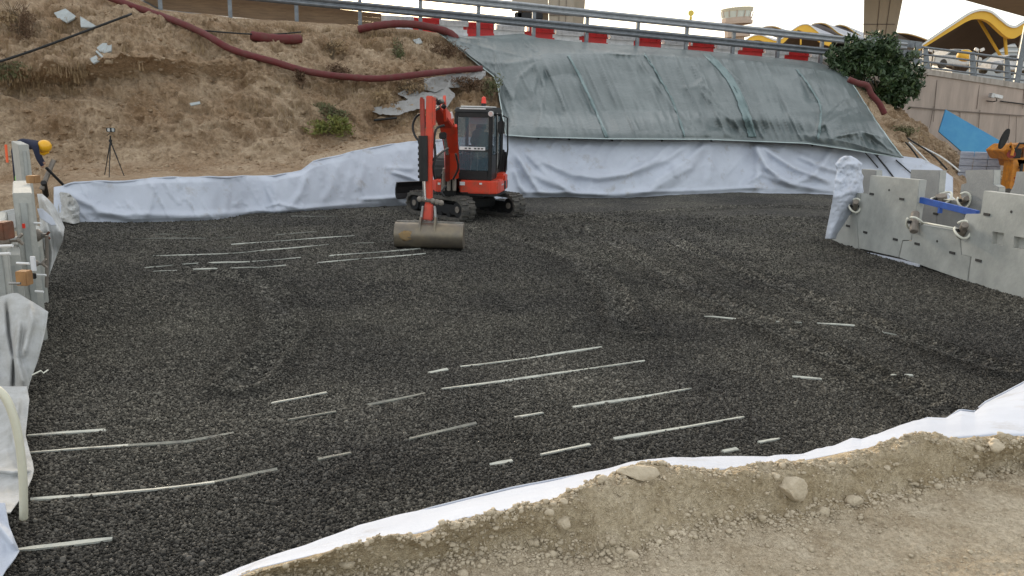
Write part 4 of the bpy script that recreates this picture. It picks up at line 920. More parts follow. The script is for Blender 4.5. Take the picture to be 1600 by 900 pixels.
def drape(name, yr, xl, xr, Yr, amp, mt, lab, nx=70, ny=120, thick=.006, seed=0, ridges=()):
    yy = np.linspace(yr[0], yr[1], ny); ss = np.linspace(0, 1, nx); l = IP(xl)(yy); r_ = IP(xr)(yy); s = ss[:, None]
    px = l[None, :]*(1-s)+r_[None, :]*s; py = yy[None, :]+0*px; Yv = IP(Yr)(yy)[None, :]+0*px
    d = fbm(np.stack([px/30, py/80, 0*px+seed], -1), 1, 3, .45)*amp*1.3+fbm(np.stack([px/60, py/45, 0*px+seed+3], -1), 1, 2)*amp*1.4
    for poly, w_, a_ in ridges: d += crease(px, py, poly, w_, a_)
    Pt = P(px, py, Yv-d+ (1-s)*-.25*0 ); 
    o = grid_obj(name, Pt, mt, thick=thick); tag(o, lab, 'fabric', 'fabric draped over the left panels'); return o
drape('draped_fabric', (303,453), [(303,58),(320,61),(360,63),(400,72),(453,68)], [(303,66),(312,76),(320,84),(335,92),(355,101),(375,98),(400,88),(440,73),(453,70)], [(303,11.0),(360,10.6),(453,10.3)], .12, 'fabric_dirty', 'upper grey white fabric draped from the left panels below the worker', 34, 90, seed=2, ridges=[([(64,305),(85,345),(98,372)], 4, .16),([(70,330),(82,395),(76,440)], 4, .1)])
drape('draped_fabric', (326,352), [(326,58),(340,62),(352,80)], [(326,66),(340,82),(352,88)], [(326,9.2),(352,9.0)], .05, 'fabric', 'small bright flap of fabric folded inside the upper draped fabric', 20, 20, seed=7)
drape('draped_fabric', (458,622), [(458,20),(466,-8),(475,-40),(622,-60)], [(458,28),(468,44),(480,64),(487,75),(497,74),(520,70),(560,60),(600,46),(612,43),(622,43)], [(458,6.75),(487,6.6),(622,6.15)], .05, 'fabric_dirty', 'wide grey white fabric draped over the left wall above the cream pipe', seed=4, ridges=[([(10,470),(14,520),(22,560),(20,620)], 3, -.1),([(30,500),(25,560),(40,610)], 5, .1),([(45,470),(50,500),(35,560)], 5, .07)])
drape('draped_fabric', (604,802), [(604,-60),(802,-60)], [(604,42),(625,46),(640,44),(680,40),(705,46),(722,51),(735,53),(748,50),(765,42),(802,16)], [(604,5.9),(700,5.15),(735,4.8),(802,4.25)], .045, 'fabric_dirty', 'grey fabric hanging behind the cream pipe at the left edge', seed=9, ridges=[([(30,620),(20,680),(40,740)], 5, .08),([(-10,735),(20,738),(48,735)], 3, .07)])
drape('draped_fabric', (786,925), [(786,-70),(925,-70)], [(786,8),(800,10),(820,14),(840,21),(862,30),(872,24),(890,10),(925,-10)], [(786,4.15),(862,3.88),(925,3.5)], .03, 'fabric', 'pale bluish fabric at the bottom left corner of the picture', seed=12, ridges=[([(-30,790),(5,830),(28,860)], 5, .06)])
# cable tie wire
m = MB(); m.tube([P(50,586,6.2), P(64,579,6.25), P(68,583,6.25), P(75,578,6.3)], .006, 6); small('wire', m, 'rope', 'short bent white wire poking out of the left fabric', 'wire')
# cream pipe
m = MB(); m.tube(smooth_poly([P(-60,590,4.1),P(-25,600,4.1),P(0,612,4.1),P(14,632,4.1),P(25,665,4.1),P(32,705,4.1),P(36,750,4.1),P(37,790,4.1),P(37,810,4.12)], 6), .0225, 16)
small('pipe', m, 'cream_pipe', 'curved cream plastic pipe arching over the left fabric and down to the gravel', 'pipe', smooth=True)
# debris behind the left wall
m = MB(); c = P(15, 345, 13.0); m.box(c, (.5,.4,.35), [(.9,.3,.2),(-.3,.95,0),(-.2,0,.97)]); small('debris_block', m, 'fabric_dirty', 'pale lump of rubble behind the left panels at the left edge', 'debris', .06)
for k, (a, b, c_, d_, r, mt, lab) in enumerate([(65,296,84,250,.05,'clamp','leaning dark scrap post behind the left panels beside the worker'),(72,262,100,290,.03,'black','thin dark scrap rod lying across the dirt right of the worker'),(68,285,72,306,.06,'black','short black upright scrap behind the tallest left panel')]):
    m = MB(); m.tube([P(a, b, 17.0), P(c_, d_, 17.3)], r, 6); small('scrap', m, mt, lab, 'scrap')
# ================================================================== WORKER
Yw = 17.3; pxm = Yw/F
def W(a, b, dy=0): return P(a, b, Yw+dy)
wt_ = thing('person', 'worker in navy clothes and a yellow helmet bending over behind the left panels', 'person', W(28, 312))
sk = {'pelvis': (W(26,232), .155), 'waist': (W(37,224), .15), 'chest': (W(50,221), .165), 'neck': (W(60,226), .075), 'head': (W(66,235), .09),
      'kneeL': (W(27,272,.1), .085), 'ankL': (W(28,306,.16), .055), 'toeL': (W(37,311,.1), .045), 'kneeR': (W(31,272,-.14), .085), 'ankR': (W(30,306,-.16), .055), 'toeR': (W(38,311,-.22), .045),
      'hipL': (W(27,238,.12), .12), 'hipR': (W(27,238,-.12), .12), 'shL': (W(55,229,.2), .07), 'elL': (W(62,245,.22), .05), 'haL': (W(70,257,.16), .035),
      'shR': (W(55,229,-.2), .07), 'elR': (W(60,248,-.22), .05), 'haR': (W(68,262,-.16), .035)}
ed = [('pelvis','waist'),('waist','chest'),('chest','neck'),('neck','head'),('pelvis','hipL'),('hipL','kneeL'),('kneeL','ankL'),('ankL','toeL'),('pelvis','hipR'),('hipR','kneeR'),('kneeR','ankR'),('ankR','toeR'),('chest','shL'),('shL','elL'),('elL','haL'),('chest','shR'),('shR','elR'),('elR','haR')]
def skin_body(name, sk, ed, root, mats, parent, matf):
    ks = list(sk); me = bpy.data.meshes.new(name); me.from_pydata([tuple(sk[k][0]-ORG[parent.name]) for k in ks], [(ks.index(a), ks.index(b)) for a, b in ed], [])
    o = bpy.data.objects.new(name, me); COL.objects.link(o)
    md = o.modifiers.new('s', 'SKIN'); sb = o.modifiers.new('u', 'SUBSURF'); sb.levels = 2; sb.render_levels = 2
    for k, v in zip(ks, me.skin_vertices[0].data): v.radius = (sk[k][1], sk[k][1]); v.use_root = (k == root)
    bpy.context.view_layer.update(); dg = bpy.context.evaluated_depsgraph_get(); nm = bpy.data.meshes.new_from_object(o.evaluated_get(dg)); bpy.data.objects.remove(o)
    o = link_mesh(name, nm, mats, parent, True)
    for p in nm.polygons: p.material_index = matf(np.array(p.center)+ORG[parent.name])
    ORG[o.name] = ORG[parent.name]; return o
hd = sk['head'][0]; hands = [sk['haL'][0], sk['haR'][0]]
body = skin_body('body', sk, ed, 'pelvis', ['navy', 'skin'], wt_, lambda c: 1 if np.linalg.norm(c-hd) < .12 or min(np.linalg.norm(c-h) for h in hands) < .06 else 0)
m = MB(); hc = W(69.5,228.5); m.ball(hc, .145, 18, 12, sc=(1.0,1,.95)); a_ = math.radians(55); m.build('helmet', 'helmet', wt_, True)
m = MB(); m.tube([W(61,238), W(68,241), W(76,238)], [.03,.035,.02], 8); m.build('helmet_brim', 'helmet', wt_)
for s_ in (-1, 1):
    m = MB(); m.ball(W(28 if s_ > 0 else 30, 279, .12*s_), .10, 12, 8, sc=(.8,.8,1.4)); m.build('knee_band', 'lime', wt_, True)
    m = MB(); b0 = W(34, 311, .14*s_); m.box(b0, (.28,.11,.10)); m.build('boot', 'black', wt_, bevel=.03)
m = MB()
for s_ in (-1, 1): m.tube([W(58,228,.09*s_), W(62,236,.1*s_)], .02, 6)
# orange stake
m = MB(); m.beam(P(9,226,18.5), P(11.5,254,18.5), .05, .03); small('marker_stake', m, 'fluo_orange', 'fluorescent orange marker stake in the dirt at the far left', 'stake', .004)
# ================================================================== TRIPOD
tb = S(176, 277, .15); t = thing('tripod', 'black tripod carrying a small instrument on the dirt bench', 'tripod', tb)
Yt = float(tb[1]); apex = P(172.5, 220, Yt)
for a, b, dy in ((163.5,273,.1),(170.5,277,-.25),(194,275,.05)):
    f_ = P(a, b, Yt+dy); mid = apex+(f_-apex)*.5
    m = MB(); m.tube([apex, mid], .014, 6); m.tube([mid-(f_-apex)*.02, f_], .010, 6); m.build('leg', 'black', t)
m = MB(); m.cyl(P(172.5,228,Yt), P(172.5,212,Yt), .018, seg=8); m.build('centre_post', 'black', t)
m = MB(); m.cyl(P(172.5,222,Yt), P(172.5,218,Yt), .035, seg=10); m.build('collar', 'black', t)
m = MB(); m.box(P(173,203,Yt), (.19,.08,.10)); m.build('instrument', 'black', t, bevel=.015)
m = MB(); m.box(P(169.8,203,Yt-.05), (.06,.02,.075)); m.build('lens', 'silver', t, bevel=.008)
m = MB(); m.box(P(176.5,203,Yt-.05), (.06,.02,.075)); m.build('lens', 'terminal_glass', t, bevel=.008)
m = MB(); m.tube([P(172,208,Yt), P(167,212,Yt)], .008, 6); m.build('handle', 'black', t)
# ================================================================== HOSES, CABLE, DEBRIS ON THE BANK
def bank_tube(name, pts, r, mt, lab, cat, off=None, seg=10, group=None, n=8):
    sp = smooth_poly(pts, n); off = r*.8 if off is None else off; yl = TYd([a for a, b in sp], [b for a, b in sp])
    yl = np.array([yl[max(0,i-5):i+6].min() for i in range(len(yl))])-off-.10
    q = np.array([P(a, b, y) for (a, b), y in zip(sp, yl)])
    for _ in range(6): q[1:-1] = (q[:-2]+2*q[1:-1]+q[2:])/4
    rr = [r*(1+.05*math.sin(i*1.9)) for i in range(len(q))]
    m = MB(); m.tube(q, rr, seg); return small(name, m, mt, lab, cat, smooth=True, group=group)
hg = 'dark red corrugated pipes'
bank_tube('corrugated_pipe', [(150,-12),(205,9),(262,28),(318,52),(358,76),(400,89),(430,97),(480,112),(540,120),(590,123),(640,118),(700,111),(752,107)], .10, 'hose', 'long dark red corrugated pipe sagging across the embankment', 'pipe', off=.22, group=hg)
bank_tube('corrugated_pipe', [(393,56),(430,61),(469,61)], .15, 'hose', 'short thick dark red pipe above the long pipe on the bank', 'pipe', off=.2, group=hg)
bank_tube('corrugated_pipe', [(560,46),(590,40),(625,37),(660,40),(700,50),(714,62)], .13, 'hose', 'dark red pipe arching over the bank top in front of the barriers', 'pipe', off=.3, group=hg)
m = MB(); m.tube([P(a, b, 29.5) for a, b in smooth_poly([(1326,124),(1340,130),(1355,134),(1362,148),(1374,162),(1382,178)], 5)], .11, 8); small('corrugated_pipe', m, 'hose', 'dark red pipe under the green shrub right of the plastic cover', 'pipe', smooth=True, group=hg)
bank_tube('cable', [(-20,101),(0,96),(60,76),(130,50),(205,22)], .035, 'black', 'straight black cable crossing the upper left of the bank', 'cable', off=.12, seg=6)
bank_tube('cable', [(320,48),(370,52),(420,54),(470,50)], .025, 'black', 'thin dark cable above the short thick red pipe', 'cable', off=.12, seg=6)
bank_tube('rope', [(584,188),(620,184)], .04, 'black', 'short black rope end under the old grey sheet', 'rope', off=.12, seg=6)
def slab(poly, lab, mt='debris', th=.05, off=.18, name='debris_slab', group='grey slabs lying on the bank'):
    yc = min(float(v) for v in TYd([p[0] for p in poly], [p[1] for p in poly]))-.06
    yc0 = sum(p[1] for p in poly)/len(poly)
    m = MB(); m.prism([P(a, b, yc-(b-yc0)*.02) for a, b in poly], (0,th*.7,-th*.7)); return small(name, m, mt, lab, 'slab', .006, group=group)
slab([(84,20),(102,13),(120,26),(104,35),(90,28)], 'largest pale grey slab, at the top left of the bank')
slab([(125,25),(150,40),(146,43),(126,42)], 'triangular grey slab right of the largest pale slab')
slab([(151,74),(160,67),(174,67),(174,79),(163,83),(153,79)], 'small white slab below the black cable on the bank')
slab([(151,78),(166,92),(163,94),(149,80)], 'narrow white strip beside the small white slab')
slab([(139,92),(150,86),(155,94),(146,99)], 'smallest pale fragment below the small white slab')
slab([(296,161),(312,158),(313,162),(298,165)], 'thin pale fragment on the brown cut left of centre', th=.03)
slab([(645,62),(656,59),(660,66),(652,70)], 'pale fragment high on the bank near the dark red arch pipe')
# old crumpled sheet
def bank_sheet(poly_top, poly_bot, x0, x1, lab, off=.22, seed=0):
    u = np.arange(x0, x1, 2.); t_ = np.linspace(0, 1, 22); a = IP(poly_top)(u); b = IP(poly_bot)(u)
    pts = np.zeros((len(u), 22, 3))
    for i in range(len(u)):
        for j in range(22):
            py = b[i]*(1-t_[j])+a[i]*t_[j]; pts[i, j] = P(u[i], py, float(TY(u[i], py)[0])-.42)
    d = fbm(pts+seed, 1.6, 4, .6, True)*.16; pts = pts+d[..., None]*np.array([0,-.8,.6])
    o = grid_obj('old_sheet', pts, 'old_sheet', thick=.01); tag(o, lab, 'plastic sheet', 'old grey sheets on the bank')
bank_sheet([(577,168),(600,168),(630,158),(660,146),(700,140),(712,150)], [(577,170),(592,182),(620,183),(650,172),(690,178),(712,154)], 577, 712, 'torn old grey sheet lying across the bank behind the excavator arm')
bank_sheet([(663,125),(690,121),(730,116),(758,112)], [(663,140),(680,146),(720,136),(758,122)], 663, 760, 'old grey sheet under the long red pipe end at the plastic cover', seed=5)
bank_sheet([(622,145),(640,137),(654,143)], [(622,148),(636,157),(654,150)], 622, 655, 'small scrap of old grey sheet left of the larger old sheets', seed=9)
# ================================================================== PLANTS
def blades(centres, n, h, wd, spread, lean_=.5, tri=3):
    vs = []; ts = []
    for c in centres:
        for k in range(n):
            a = random.uniform(0, 6.283); l = h*random.uniform(.4, 1.15); o_ = np.array([random.gauss(0, spread), random.gauss(0, spread), -.03])
            dr = np.array([math.cos(a), math.sin(a), 0]); s_ = np.array([-dr[1], dr[0], 0])*wd; b = c+o_; ln = random.uniform(.1, lean_)
            p1 = b+dr*l*ln*.35+np.array([0,0,l*.6]); p2 = b+dr*l*ln+np.array([0,0,l*(1-ln*.3)]); o = len(vs)
            vs += [b-s_, b+s_, p1-s_*.7, p1+s_*.7, p2]; ts += [(o,o+1,o+3),(o,o+3,o+2),(o+2,o+3,o+4)]
    return np.array(vs), np.array(ts)
gc = []
def tryp(a, b): gc.append(S(a, b, .02))
for k in range(620):
    a = random.uniform(-20, 730); cy = float(np.interp(a, [0,250,450,600,700], [20,28,42,52,62])); b = cy+abs(random.gauss(0, 22 if a > 230 else 45))
    tryp(a, b)
for k in range(260): a = random.uniform(380, 770); b = random.uniform(120, 205); tryp(a, b)
for k in range(150): a = random.uniform(-20, 130); b = random.uniform(70, 150); tryp(a, b)
for k in range(60): a = random.uniform(1330, 1480); b = float(np.interp(a, [1330,1480],[150,232]))+abs(random.gauss(0, 12)); tryp(a, b)
v_, t_ = blades(gc, 13, .30, .007, .09, .8)
o = tri_obj('dry_grass', v_, t_, 'dry'); tag(o, 'dry straw coloured grass along the top of the embankment', 'grass', kind='stuff')
def leafcloud(c, rad, n, size, sc=(1,1,1), gaps=.35, seed=0):
    r_ = np.random.default_rng(seed); p = r_.normal(size=(n*3, 3)); p /= np.linalg.norm(p, axis=1)[:, None]; p *= (r_.random((n*3, 1))**.45)
    k = fbm(p*1.0+seed*3.1, 2.2, 3); p = p[(k > np.quantile(k, gaps))][:n]
    rr = 1+fbm(p/np.linalg.norm(p, axis=1)[:, None]+seed, 1.6, 2)*.5
    ctr = c+p*rad*np.array(sc)*rr[:, None]; nn = len(ctr)
    d1 = r_.normal(size=(nn, 3)); d1 /= np.linalg.norm(d1, axis=1)[:, None]; d2 = np.cross(d1, r_.normal(size=(nn, 3))); d2 /= np.linalg.norm(d2, axis=1)[:, None]
    s_ = size*r_.uniform(.6, 1.3, (nn, 1)); v = np.stack([ctr-d1*s_, ctr+d2*s_*.38, ctr+d1*s_, ctr-d2*s_*.38], 1).reshape(-1, 3)
    i = np.arange(nn)[:, None]*4; return v, np.concatenate([i+[0,1,2], i+[0,2,3]])
def merge(lst):
    vs, ts, o = [], [], 0
    for v, t in lst: vs.append(v); ts.append(t+o); o += len(v)
    return np.concatenate(vs), np.concatenate(ts)
def plant(name, lab, cat, base, clouds, mt, stems, stem_r=.02, smt='bark', group=None):
    t = thing(name, lab, cat, base, group)
    v, tr = merge(clouds); o = tri_obj('foliage', v-ORG[t.name], tr, mt, parent=t)
    m = MB()
    for s_ in stems: m.tube(s_, list(np.linspace(stem_r, stem_r*.35, len(s_))), 6)
    m.build('stem', smt, t)
# large green shrub
Ys = 33.2; cl = []
for k, (a, b, r, n) in enumerate([(1345,100,1.05,3000),(1385,112,1.0,2600),(1325,92,.6,1100),(1350,78,.5,900),(1400,140,.7,1900),(1415,128,.55,1100),(1370,140,.75,1800),(1305,95,.4,500),(1395,160,.55,1200),(1425,140,.35,500),(1370,85,.5,700),(1408,112,.5,700)]):
    cl.append(leafcloud(P(a, b, Ys+random.uniform(-.4,.4)), r*.84, int(n*.55), .12, seed=k+20, gaps=.6))
for k in range(90):
    an = random.uniform(0, 6.283); a, b = 1366+math.cos(an)*random.uniform(44, 78), 112+math.sin(an)*random.uniform(34, 60)+math.cos(an)*12
    cl.append(leafcloud(P(a, b, Ys+random.uniform(-.7,.5)), .24, 26, .12, seed=k+200, gaps=.3))
b0 = P(1385,182,Ys); plant('shrub', 'large dark green leafy shrub growing at the right end of the embankment', 'shrub', b0, cl, 'leaf', [[b0+[0,0,-.4], P(1380,165,Ys), P(a, b, Ys)] for a, b in ((1345,100),(1390,115),(1405,150),(1325,95),(1365,120))], .07)
def sp_(a, b): return S(a, b, .1)
def tuft(a, b, w_, h_, n, mt, lab, seed, stems=6, size=.05, sm='bark', nm='bush'):
    base = sp_(a, b); Yb_ = base[1]; s_ = Yb_/F; cl = [leafcloud(base+np.array([random.uniform(-.3,.3)*w_*s_, random.uniform(-.2,.2), h_*s_*random.uniform(.3,.7)]), w_*s_*.38, n//3, size, (1,.8,max(.4,h_/w_*.9)), .4, seed+i) for i in range(3)]
    st = [[base, base+np.array([random.uniform(-.5,.5)*w_*s_*.6, random.uniform(-.1,.1), h_*s_*.5]), base+np.array([random.uniform(-.5,.5)*w_*s_, random.uniform(-.1,.1), h_*s_*random.uniform(.7,1.1)])] for _ in range(stems)]
    plant(nm, lab, 'plant', base, cl, mt, st, .015, sm)
tuft(622,100,22,42,500,'leaf_olive','upright olive green weed on the bank above the long red pipe',1)
tuft(512,212,60,36,1500,'leaf_yellow','yellow green bush at the foot of the bank left of the excavator',2)
tuft(520,188,55,26,700,'leaf_olive','olive bush just above the yellow green bush',30)
tuft(472,142,16,34,300,'dry_dark','dark dry weed hanging below the long red pipe',3)
tuft(735,150,60,30,800,'dry_dark','tangled brown dead bush beside the plastic cover',4, 14, sm='dry_dark')
tuft(768,160,28,40,500,'leaf_olive','green weed against the left edge of the plastic cover',5)
tuft(700,92,50,30,600,'dry_dark','dead brown twigs on the bank below the cover tip',6,14, sm='dry_dark')
tuft(520,92,40,30,500,'dry','dry tan weed below the guardrail left of the arching pipe',7,10)
tuft(15,135,50,36,900,'leaf_olive','grey green weeds on the far left of the bank',8,10)
tuft(45,70,36,60,300,'dry_dark','tall dry weed above the cable at far left',9,12, sm='dry_dark')
tuft(640,150,60,26,500,'dry','straw weeds between the red pipe and the old sheets',10,16)
tuft(1418,215,50,20,600,'leaf_olive','low weeds on the dirt right of the plastic cover',11,8)
tuft(530,125,40,24,400,'dry_dark','dark roots under the middle of the long red pipe',12,14, sm='dry_dark')
tuft(590,170,50,34,400,'dry','pale dry roots hanging over the bank left of the old sheet',13,16, sm='dry')
tuft(30,55,60,45,500,'dry','pale dry weeds at the top left corner of the bank',14,16)
# ================================================================== GUARDRAIL AND BARRIERS
def rp(px, dyp=0, back=0): return P(px, railtop(px)+dyp, float(railY(px))+back)
def npx(n): return 800+1230*(.028+.0698*n)/(1+.022*n)
g0_ = rp(900, 60); t = thing('guardrail', 'double steel beam guardrail running along the top of the embankment', 'guardrail', g0_)
rd = rp(1300)-rp(700); rd[2] = 0; rd /= np.linalg.norm(rd); rn = np.array([-rd[1], rd[0], 0])
for n in range(-7, 9):
    x = npx(n); a = rp(x); sc = float(railY(x))/F; b = a-np.array([0, 0, (66 if x > 600 else 80)*sc*.95]); m = MB()
    m.beam(b, a, .10, .12, rd); m.beam(b+rn*-.07, a+rn*-.07, .13, .012, rd); m.build('post', 'galv', t)
prof = [(0,.155),(-.05,.13),(-.075,.085),(-.05,.04),(-.005,.012),(-.005,-.012),(-.05,-.04),(-.075,-.085),(-.05,-.13),(0,-.155)]
for off, nm in ((.15, 'beam'), (.70, 'beam')):
    for n in range(-7, 8):
        xa, xb = npx(n), npx(n+1); A_, B_ = rp(xa)-[0,0,off], rp(xb)-[0,0,off]; m = MB()
        vs = [p_+rn*(-.08+y)+np.array([0,0,z])+rd*e for p_, e in ((A_, -.05), (B_, .05)) for y, z in prof]; k = len(prof)
        vs2 = [v+rn*.012 for v in vs]
        m.add(vs, [(i, i+1, k+i+1, k+i) for i in range(k-1)]); m.add(vs2, [(k+i, k+i+1, i+1, i) for i in range(k-1)])
        m.build(nm, 'galv_light' if off < .5 else 'galv', t, False, fix=False)
for x, lab in ((746,'amber warning lamp on the guardrail post left of the first pier'),(1079,'amber warning lamp standing on a guardrail post in the middle')):
    c = rp(x); q = thing('warning_lamp', lab, 'lamp', c, 'amber warning lamps'); m = MB(); m.box(c+[0,0,.08], (.10,.1,.16)); m.build('battery_case', 'amber', q, bevel=.02)
    m = MB(); pr = [c+np.array([math.cos(a)*.115, -.03, .27+math.sin(a)*.115]) for a in np.linspace(0, 6.283, 17)[:-1]]; m.prism(pr, (0,.06,0)); m.build('lens', 'amber', q, bevel=.01)
def barrier_mesh(name, mt, ln, lab, px, py, hgt=.85, group=''):
    c = P(px, py, float(railY(px))+.75); t = thing(name, lab, 'barrier', c-[0,0,hgt], group); o = ORG[t.name]
    t.rotation_euler = (0, 0, 0)
    def B(a, b, z): return o+rd*a+rn*b+np.array([0,0,z])
    h = ln/2; m = MB()
    prf = [(-.22,0),(.22,0),(.22,.15),(.12,.42),(.11,hgt-.02),(.09,hgt),(-.09,hgt),(-.11,hgt-.02),(-.12,.42),(-.22,.15)]
    m.prism([B(-h, b, z) for b, z in prf], rd*ln); m.build('body', mt, t, bevel=.008)
    m = MB(); m.prism([B(-h-.14, b*.5, z) for b, z in [(-.22,.45),(.22,.45),(.22,.66),(-.22,.66)]], rd*.14); m.build('connector', mt, t)
    m = MB()
    for k in (-.3, 0, .3): m.box(B(k*ln, -.125, hgt-.09), (.02,.02,.12), [rd, rn, (0,0,1)])
    m.box(B(0, -.128, hgt-.2), (ln*.92,.02,.02), [rd, rn, (0,0,1)]); m.build('moulding', mt, t)
    for s_ in (-1, 1): m = MB(); m.box(B(s_*(h-.02), -.115, hgt-.10), (.05,.06,.17), [rd, rn, (0,0,1)]); m.build('end_cap', 'white_plastic', t)
    return t
reds = [(666,28),(750,35.5),(845,42.5),(929,50),(1013,58),(1097,65.5),(1174,72.5),(1246,80)]
ordn = ['first', 'second', 'third', 'fourth', 'fifth', 'sixth', 'seventh', 'eighth']
for k, (x, y) in enumerate(reds):
    barrier_mesh('plastic_barrier', 'red_plastic', 1.06+.012*k, ('red plastic barrier, %s red one from the left behind the guardrail' % ordn[k]), x, y, group='red plastic barriers behind the guardrail')
whs = [(620,25),(708,32),(797,39.5),(888,47.5),(971,54.5),(1055,62.5),(1136,70),(1211,77),(1282,83)]
for k, (x, y) in enumerate(whs):
    barrier_mesh('plastic_barrier', 'white_plastic', 1.10 if k else 1.2, ('white plastic barrier, %s white one from the left behind the guardrail' % (ordn+['last'])[k]), x, y, group='white plastic barriers behind the guardrail')
# timber hoarding on the left
for k in range(5):
    xa, xb = 225+k*74, 225+k*74+74.5; t = thing('timber_hoarding', ['leftmost','second','third','fourth','rightmost'][k]+' low timber hoarding panel behind the guardrail on the left', 'hoarding', P(xa, railtop(xa)+84, float(railY(xa))+.5), 'timber hoarding behind the guardrail')
    for j in range(4):
        ya = lambda x: railtop(x)+44+j*7.3 
        A_, B_ = P(xa, ya(xa), float(railY(xa))+.45), P(xb, ya(xb), float(railY(xb))+.45); m = MB(); m.beam(A_, B_, .155, .03, (0,0,1)); m.build('board', 'timber', t)
# fence on the retaining wall
tf = thing('road_fence', 'grey steel fence with slim rails on top of the retaining wall', 'fence', wall_pt(1432, 105))
fp = [(1447,75,109),(1520,81,116),(1574,88,122),(1640,98,136)]
for x, a, b in fp:
    m = MB(); A_ = P(x-1.5, a, np.interp(x, wx, wy)+.2); B_ = P(x+.5, b+8, np.interp(x, wx, wy)+.2); m.beam(B_, A_, .34, .12, (1,0,0), .20, .10); m.build('post', 'galv', tf, bevel=.01)
m = MB(); m.beam(P(1588,130,np.interp(1588, wx, wy)+.1), P(1604,40,np.interp(1588, wx, wy)+.1), .28, .12, (1,0,0), .22, .1); m.build('tall_post', 'galv', tf, bevel=.01)
for k in range(4):
    y0 = [73,84,95,104][k]; m = MB(); pts = [P(x, y0+(x-1435)*sl, np.interp(x, wx, wy)+.15) for x, sl in ((1432,.12),(1520,.125),(1600,.13),(1760,.14))]
    m.tube(pts, .055 if k == 0 else .045, 8); m.build('rail', 'galv', tf)
# short triple rail between guardrail and fence
tg = thing('end_rail', 'triple rail guardrail section between the shrub and the fence', 'guardrail', P(1400, 100, 36.3))
for x, a, b in ((1384,62,98),(1433,66,106)):
    m = MB(); m.beam(P(x-5, b, 36.4), P(x, a, 36.4), .16, .1, (1,0,0)); m.build('post', 'galv', tg)
for k, (ya, yb) in enumerate([(57,69),(71,82),(84,94)]):
    m = MB(); m.beam(P(1350, ya+3, 36.2), P(1440, yb+2, 36.8), .30 if k == 0 else .2, .05, (0,0,1)); m.build('beam', 'galv', tg)
# ================================================================== VIADUCT
td = thing('viaduct_deck', 'brown underside of a viaduct deck crossing the top right corner', 'bridge', [30, 55, 0])
zd = 13.6; e0, e1 = G(1510, 1, zd), G(1600, 26, zd); dd = (e1-e0); dd /= np.linalg.norm(dd); dn = np.array([dd[1], -dd[0], 0])
s0, s1 = e0-dd*46, e1+dd*160; m = MB()
m.hexa([s0, s0+dn*13, s1+dn*13, s1, s0+[0,0,1.2], s0+dn*13+[0,0,1.2], s1+dn*13+[0,0,1.2], s1+[0,0,1.2]]); m.build('slab', 'deck', td)
m = MB(); m.hexa([s0+dn*3+[0,0,-.9], s0+dn*9+[0,0,-.9], s1+dn*9+[0,0,-.9], s1+dn*3+[0,0,-.9], s0+dn*2+[0,0,-.004], s0+dn*10+[0,0,-.004], s1+dn*10+[0,0,-.004], s1+dn*2+[0,0,-.004]]); m.build('girder', 'deck', td)
m = MB(); m.beam(s0+[0,0,1.2]+dn*.2, s1+[0,0,1.2]+dn*.2, .3, .9, (0,0,1)); m.build('parapet', 'deck', td)
def pier(x0b, x1b, yb, x0t, x1t, yt, Y, lab, depth=1.4, mk=None):
    t = thing('viaduct_pier', lab, 'pier', [*P((x0b+x1b)/2, yb, Y)[:2], 0], 'viaduct piers')
    a, b, c, d = P(x0b, yb, Y), P(x1b, yb, Y), P(x1t, yt, Y), P(x0t, yt, Y); e = np.array([.5, 1, 0])*depth
    # continue down to the ground and up to the deck
    k = (a[2])/(d[2]-a[2]); a2 = np.array([a[0], a[1], 0]); b2 = np.array([b[0], b[1], 0])
    def up_(lo, hi, z): f = (z-lo[2])/(hi[2]-lo[2]); return lo+(hi-lo)*f
    c2, d2 = up_(b, c, 13.4), up_(a, d, 13.4); m = MB()
    m.add([a2, b2, b, c2, d2, a, a2+e, b2+e, b+e, c2+e, d2+e, a+e], [(0,1,2,5),(5,2,3,4),(6,11,8,7),(11,10,9,8),(0,6,7,1),(1,7,8,2),(2,8,9,3),(3,9,10,4),(4,10,11,5),(5,11,6,0)]); m.build('shaft', 'pier', t)
    m = MB()
    for f in (.42, .7):
        q0, q1 = P(x0b+(x1b-x0b)*f, yb, Y-.03), P(x0t+(x1t-x0t)*f, yt, Y-.03); m.beam(q0, q1, .03, .04, (1,0,0))
    m.beam(P(x0b, yb-22, Y-.03), P(x1b+1, yb-22, Y-.03), .06, .04, (0,0,1)); m.build('formwork_joint', 'joint', t)
pier(1349,1397,60,1350,1409,0,61,'tapering concrete viaduct pier above the green shrub')
pier(858,894,45,857,897,0,44,'concrete viaduct pier behind the guardrail left of the plastic cover top')
m = MB(); m.beam(P(800, 0, 44.5), P(856, 2, 44.5), 1.0, 1.2, (0,0,1)); m.hexa([*[P(a, b, 45) for a, b in ((812,36),(857,40))], *[P(a, b, 46) for a, b in ((857,40),(812,36))], *[P(a, b, 45) for a, b in ((812,3),(857,5))], *[P(a, b, 46) for a, b in ((857,5),(812,3))]])
o = m.build('abutment', 'pier'); tag(o, 'concrete abutment with a dark opening beside the left pier', 'abutment')
m = MB(); m.box(P(826, 25, 43.8), (1.5,.3,.35)); m.box(P(812, 27, 43.8), (.3,.3,.6)); o = m.build('machinery', 'black', bevel=.05); tag(o, 'dark machinery seen through the guardrail left of the left pier', 'machinery')
# deck at the very top left of the sky gap
m = MB(); q0, q1 = P(560,-26,60), P(770,-9,60); m.hexa([q0, q1, q1+[0,8,0], q0+[0,8,0], q0+[0,0,1.6], q1+[0,0,1.6], q1+[0,8,1.6], q0+[0,8,1.6]])
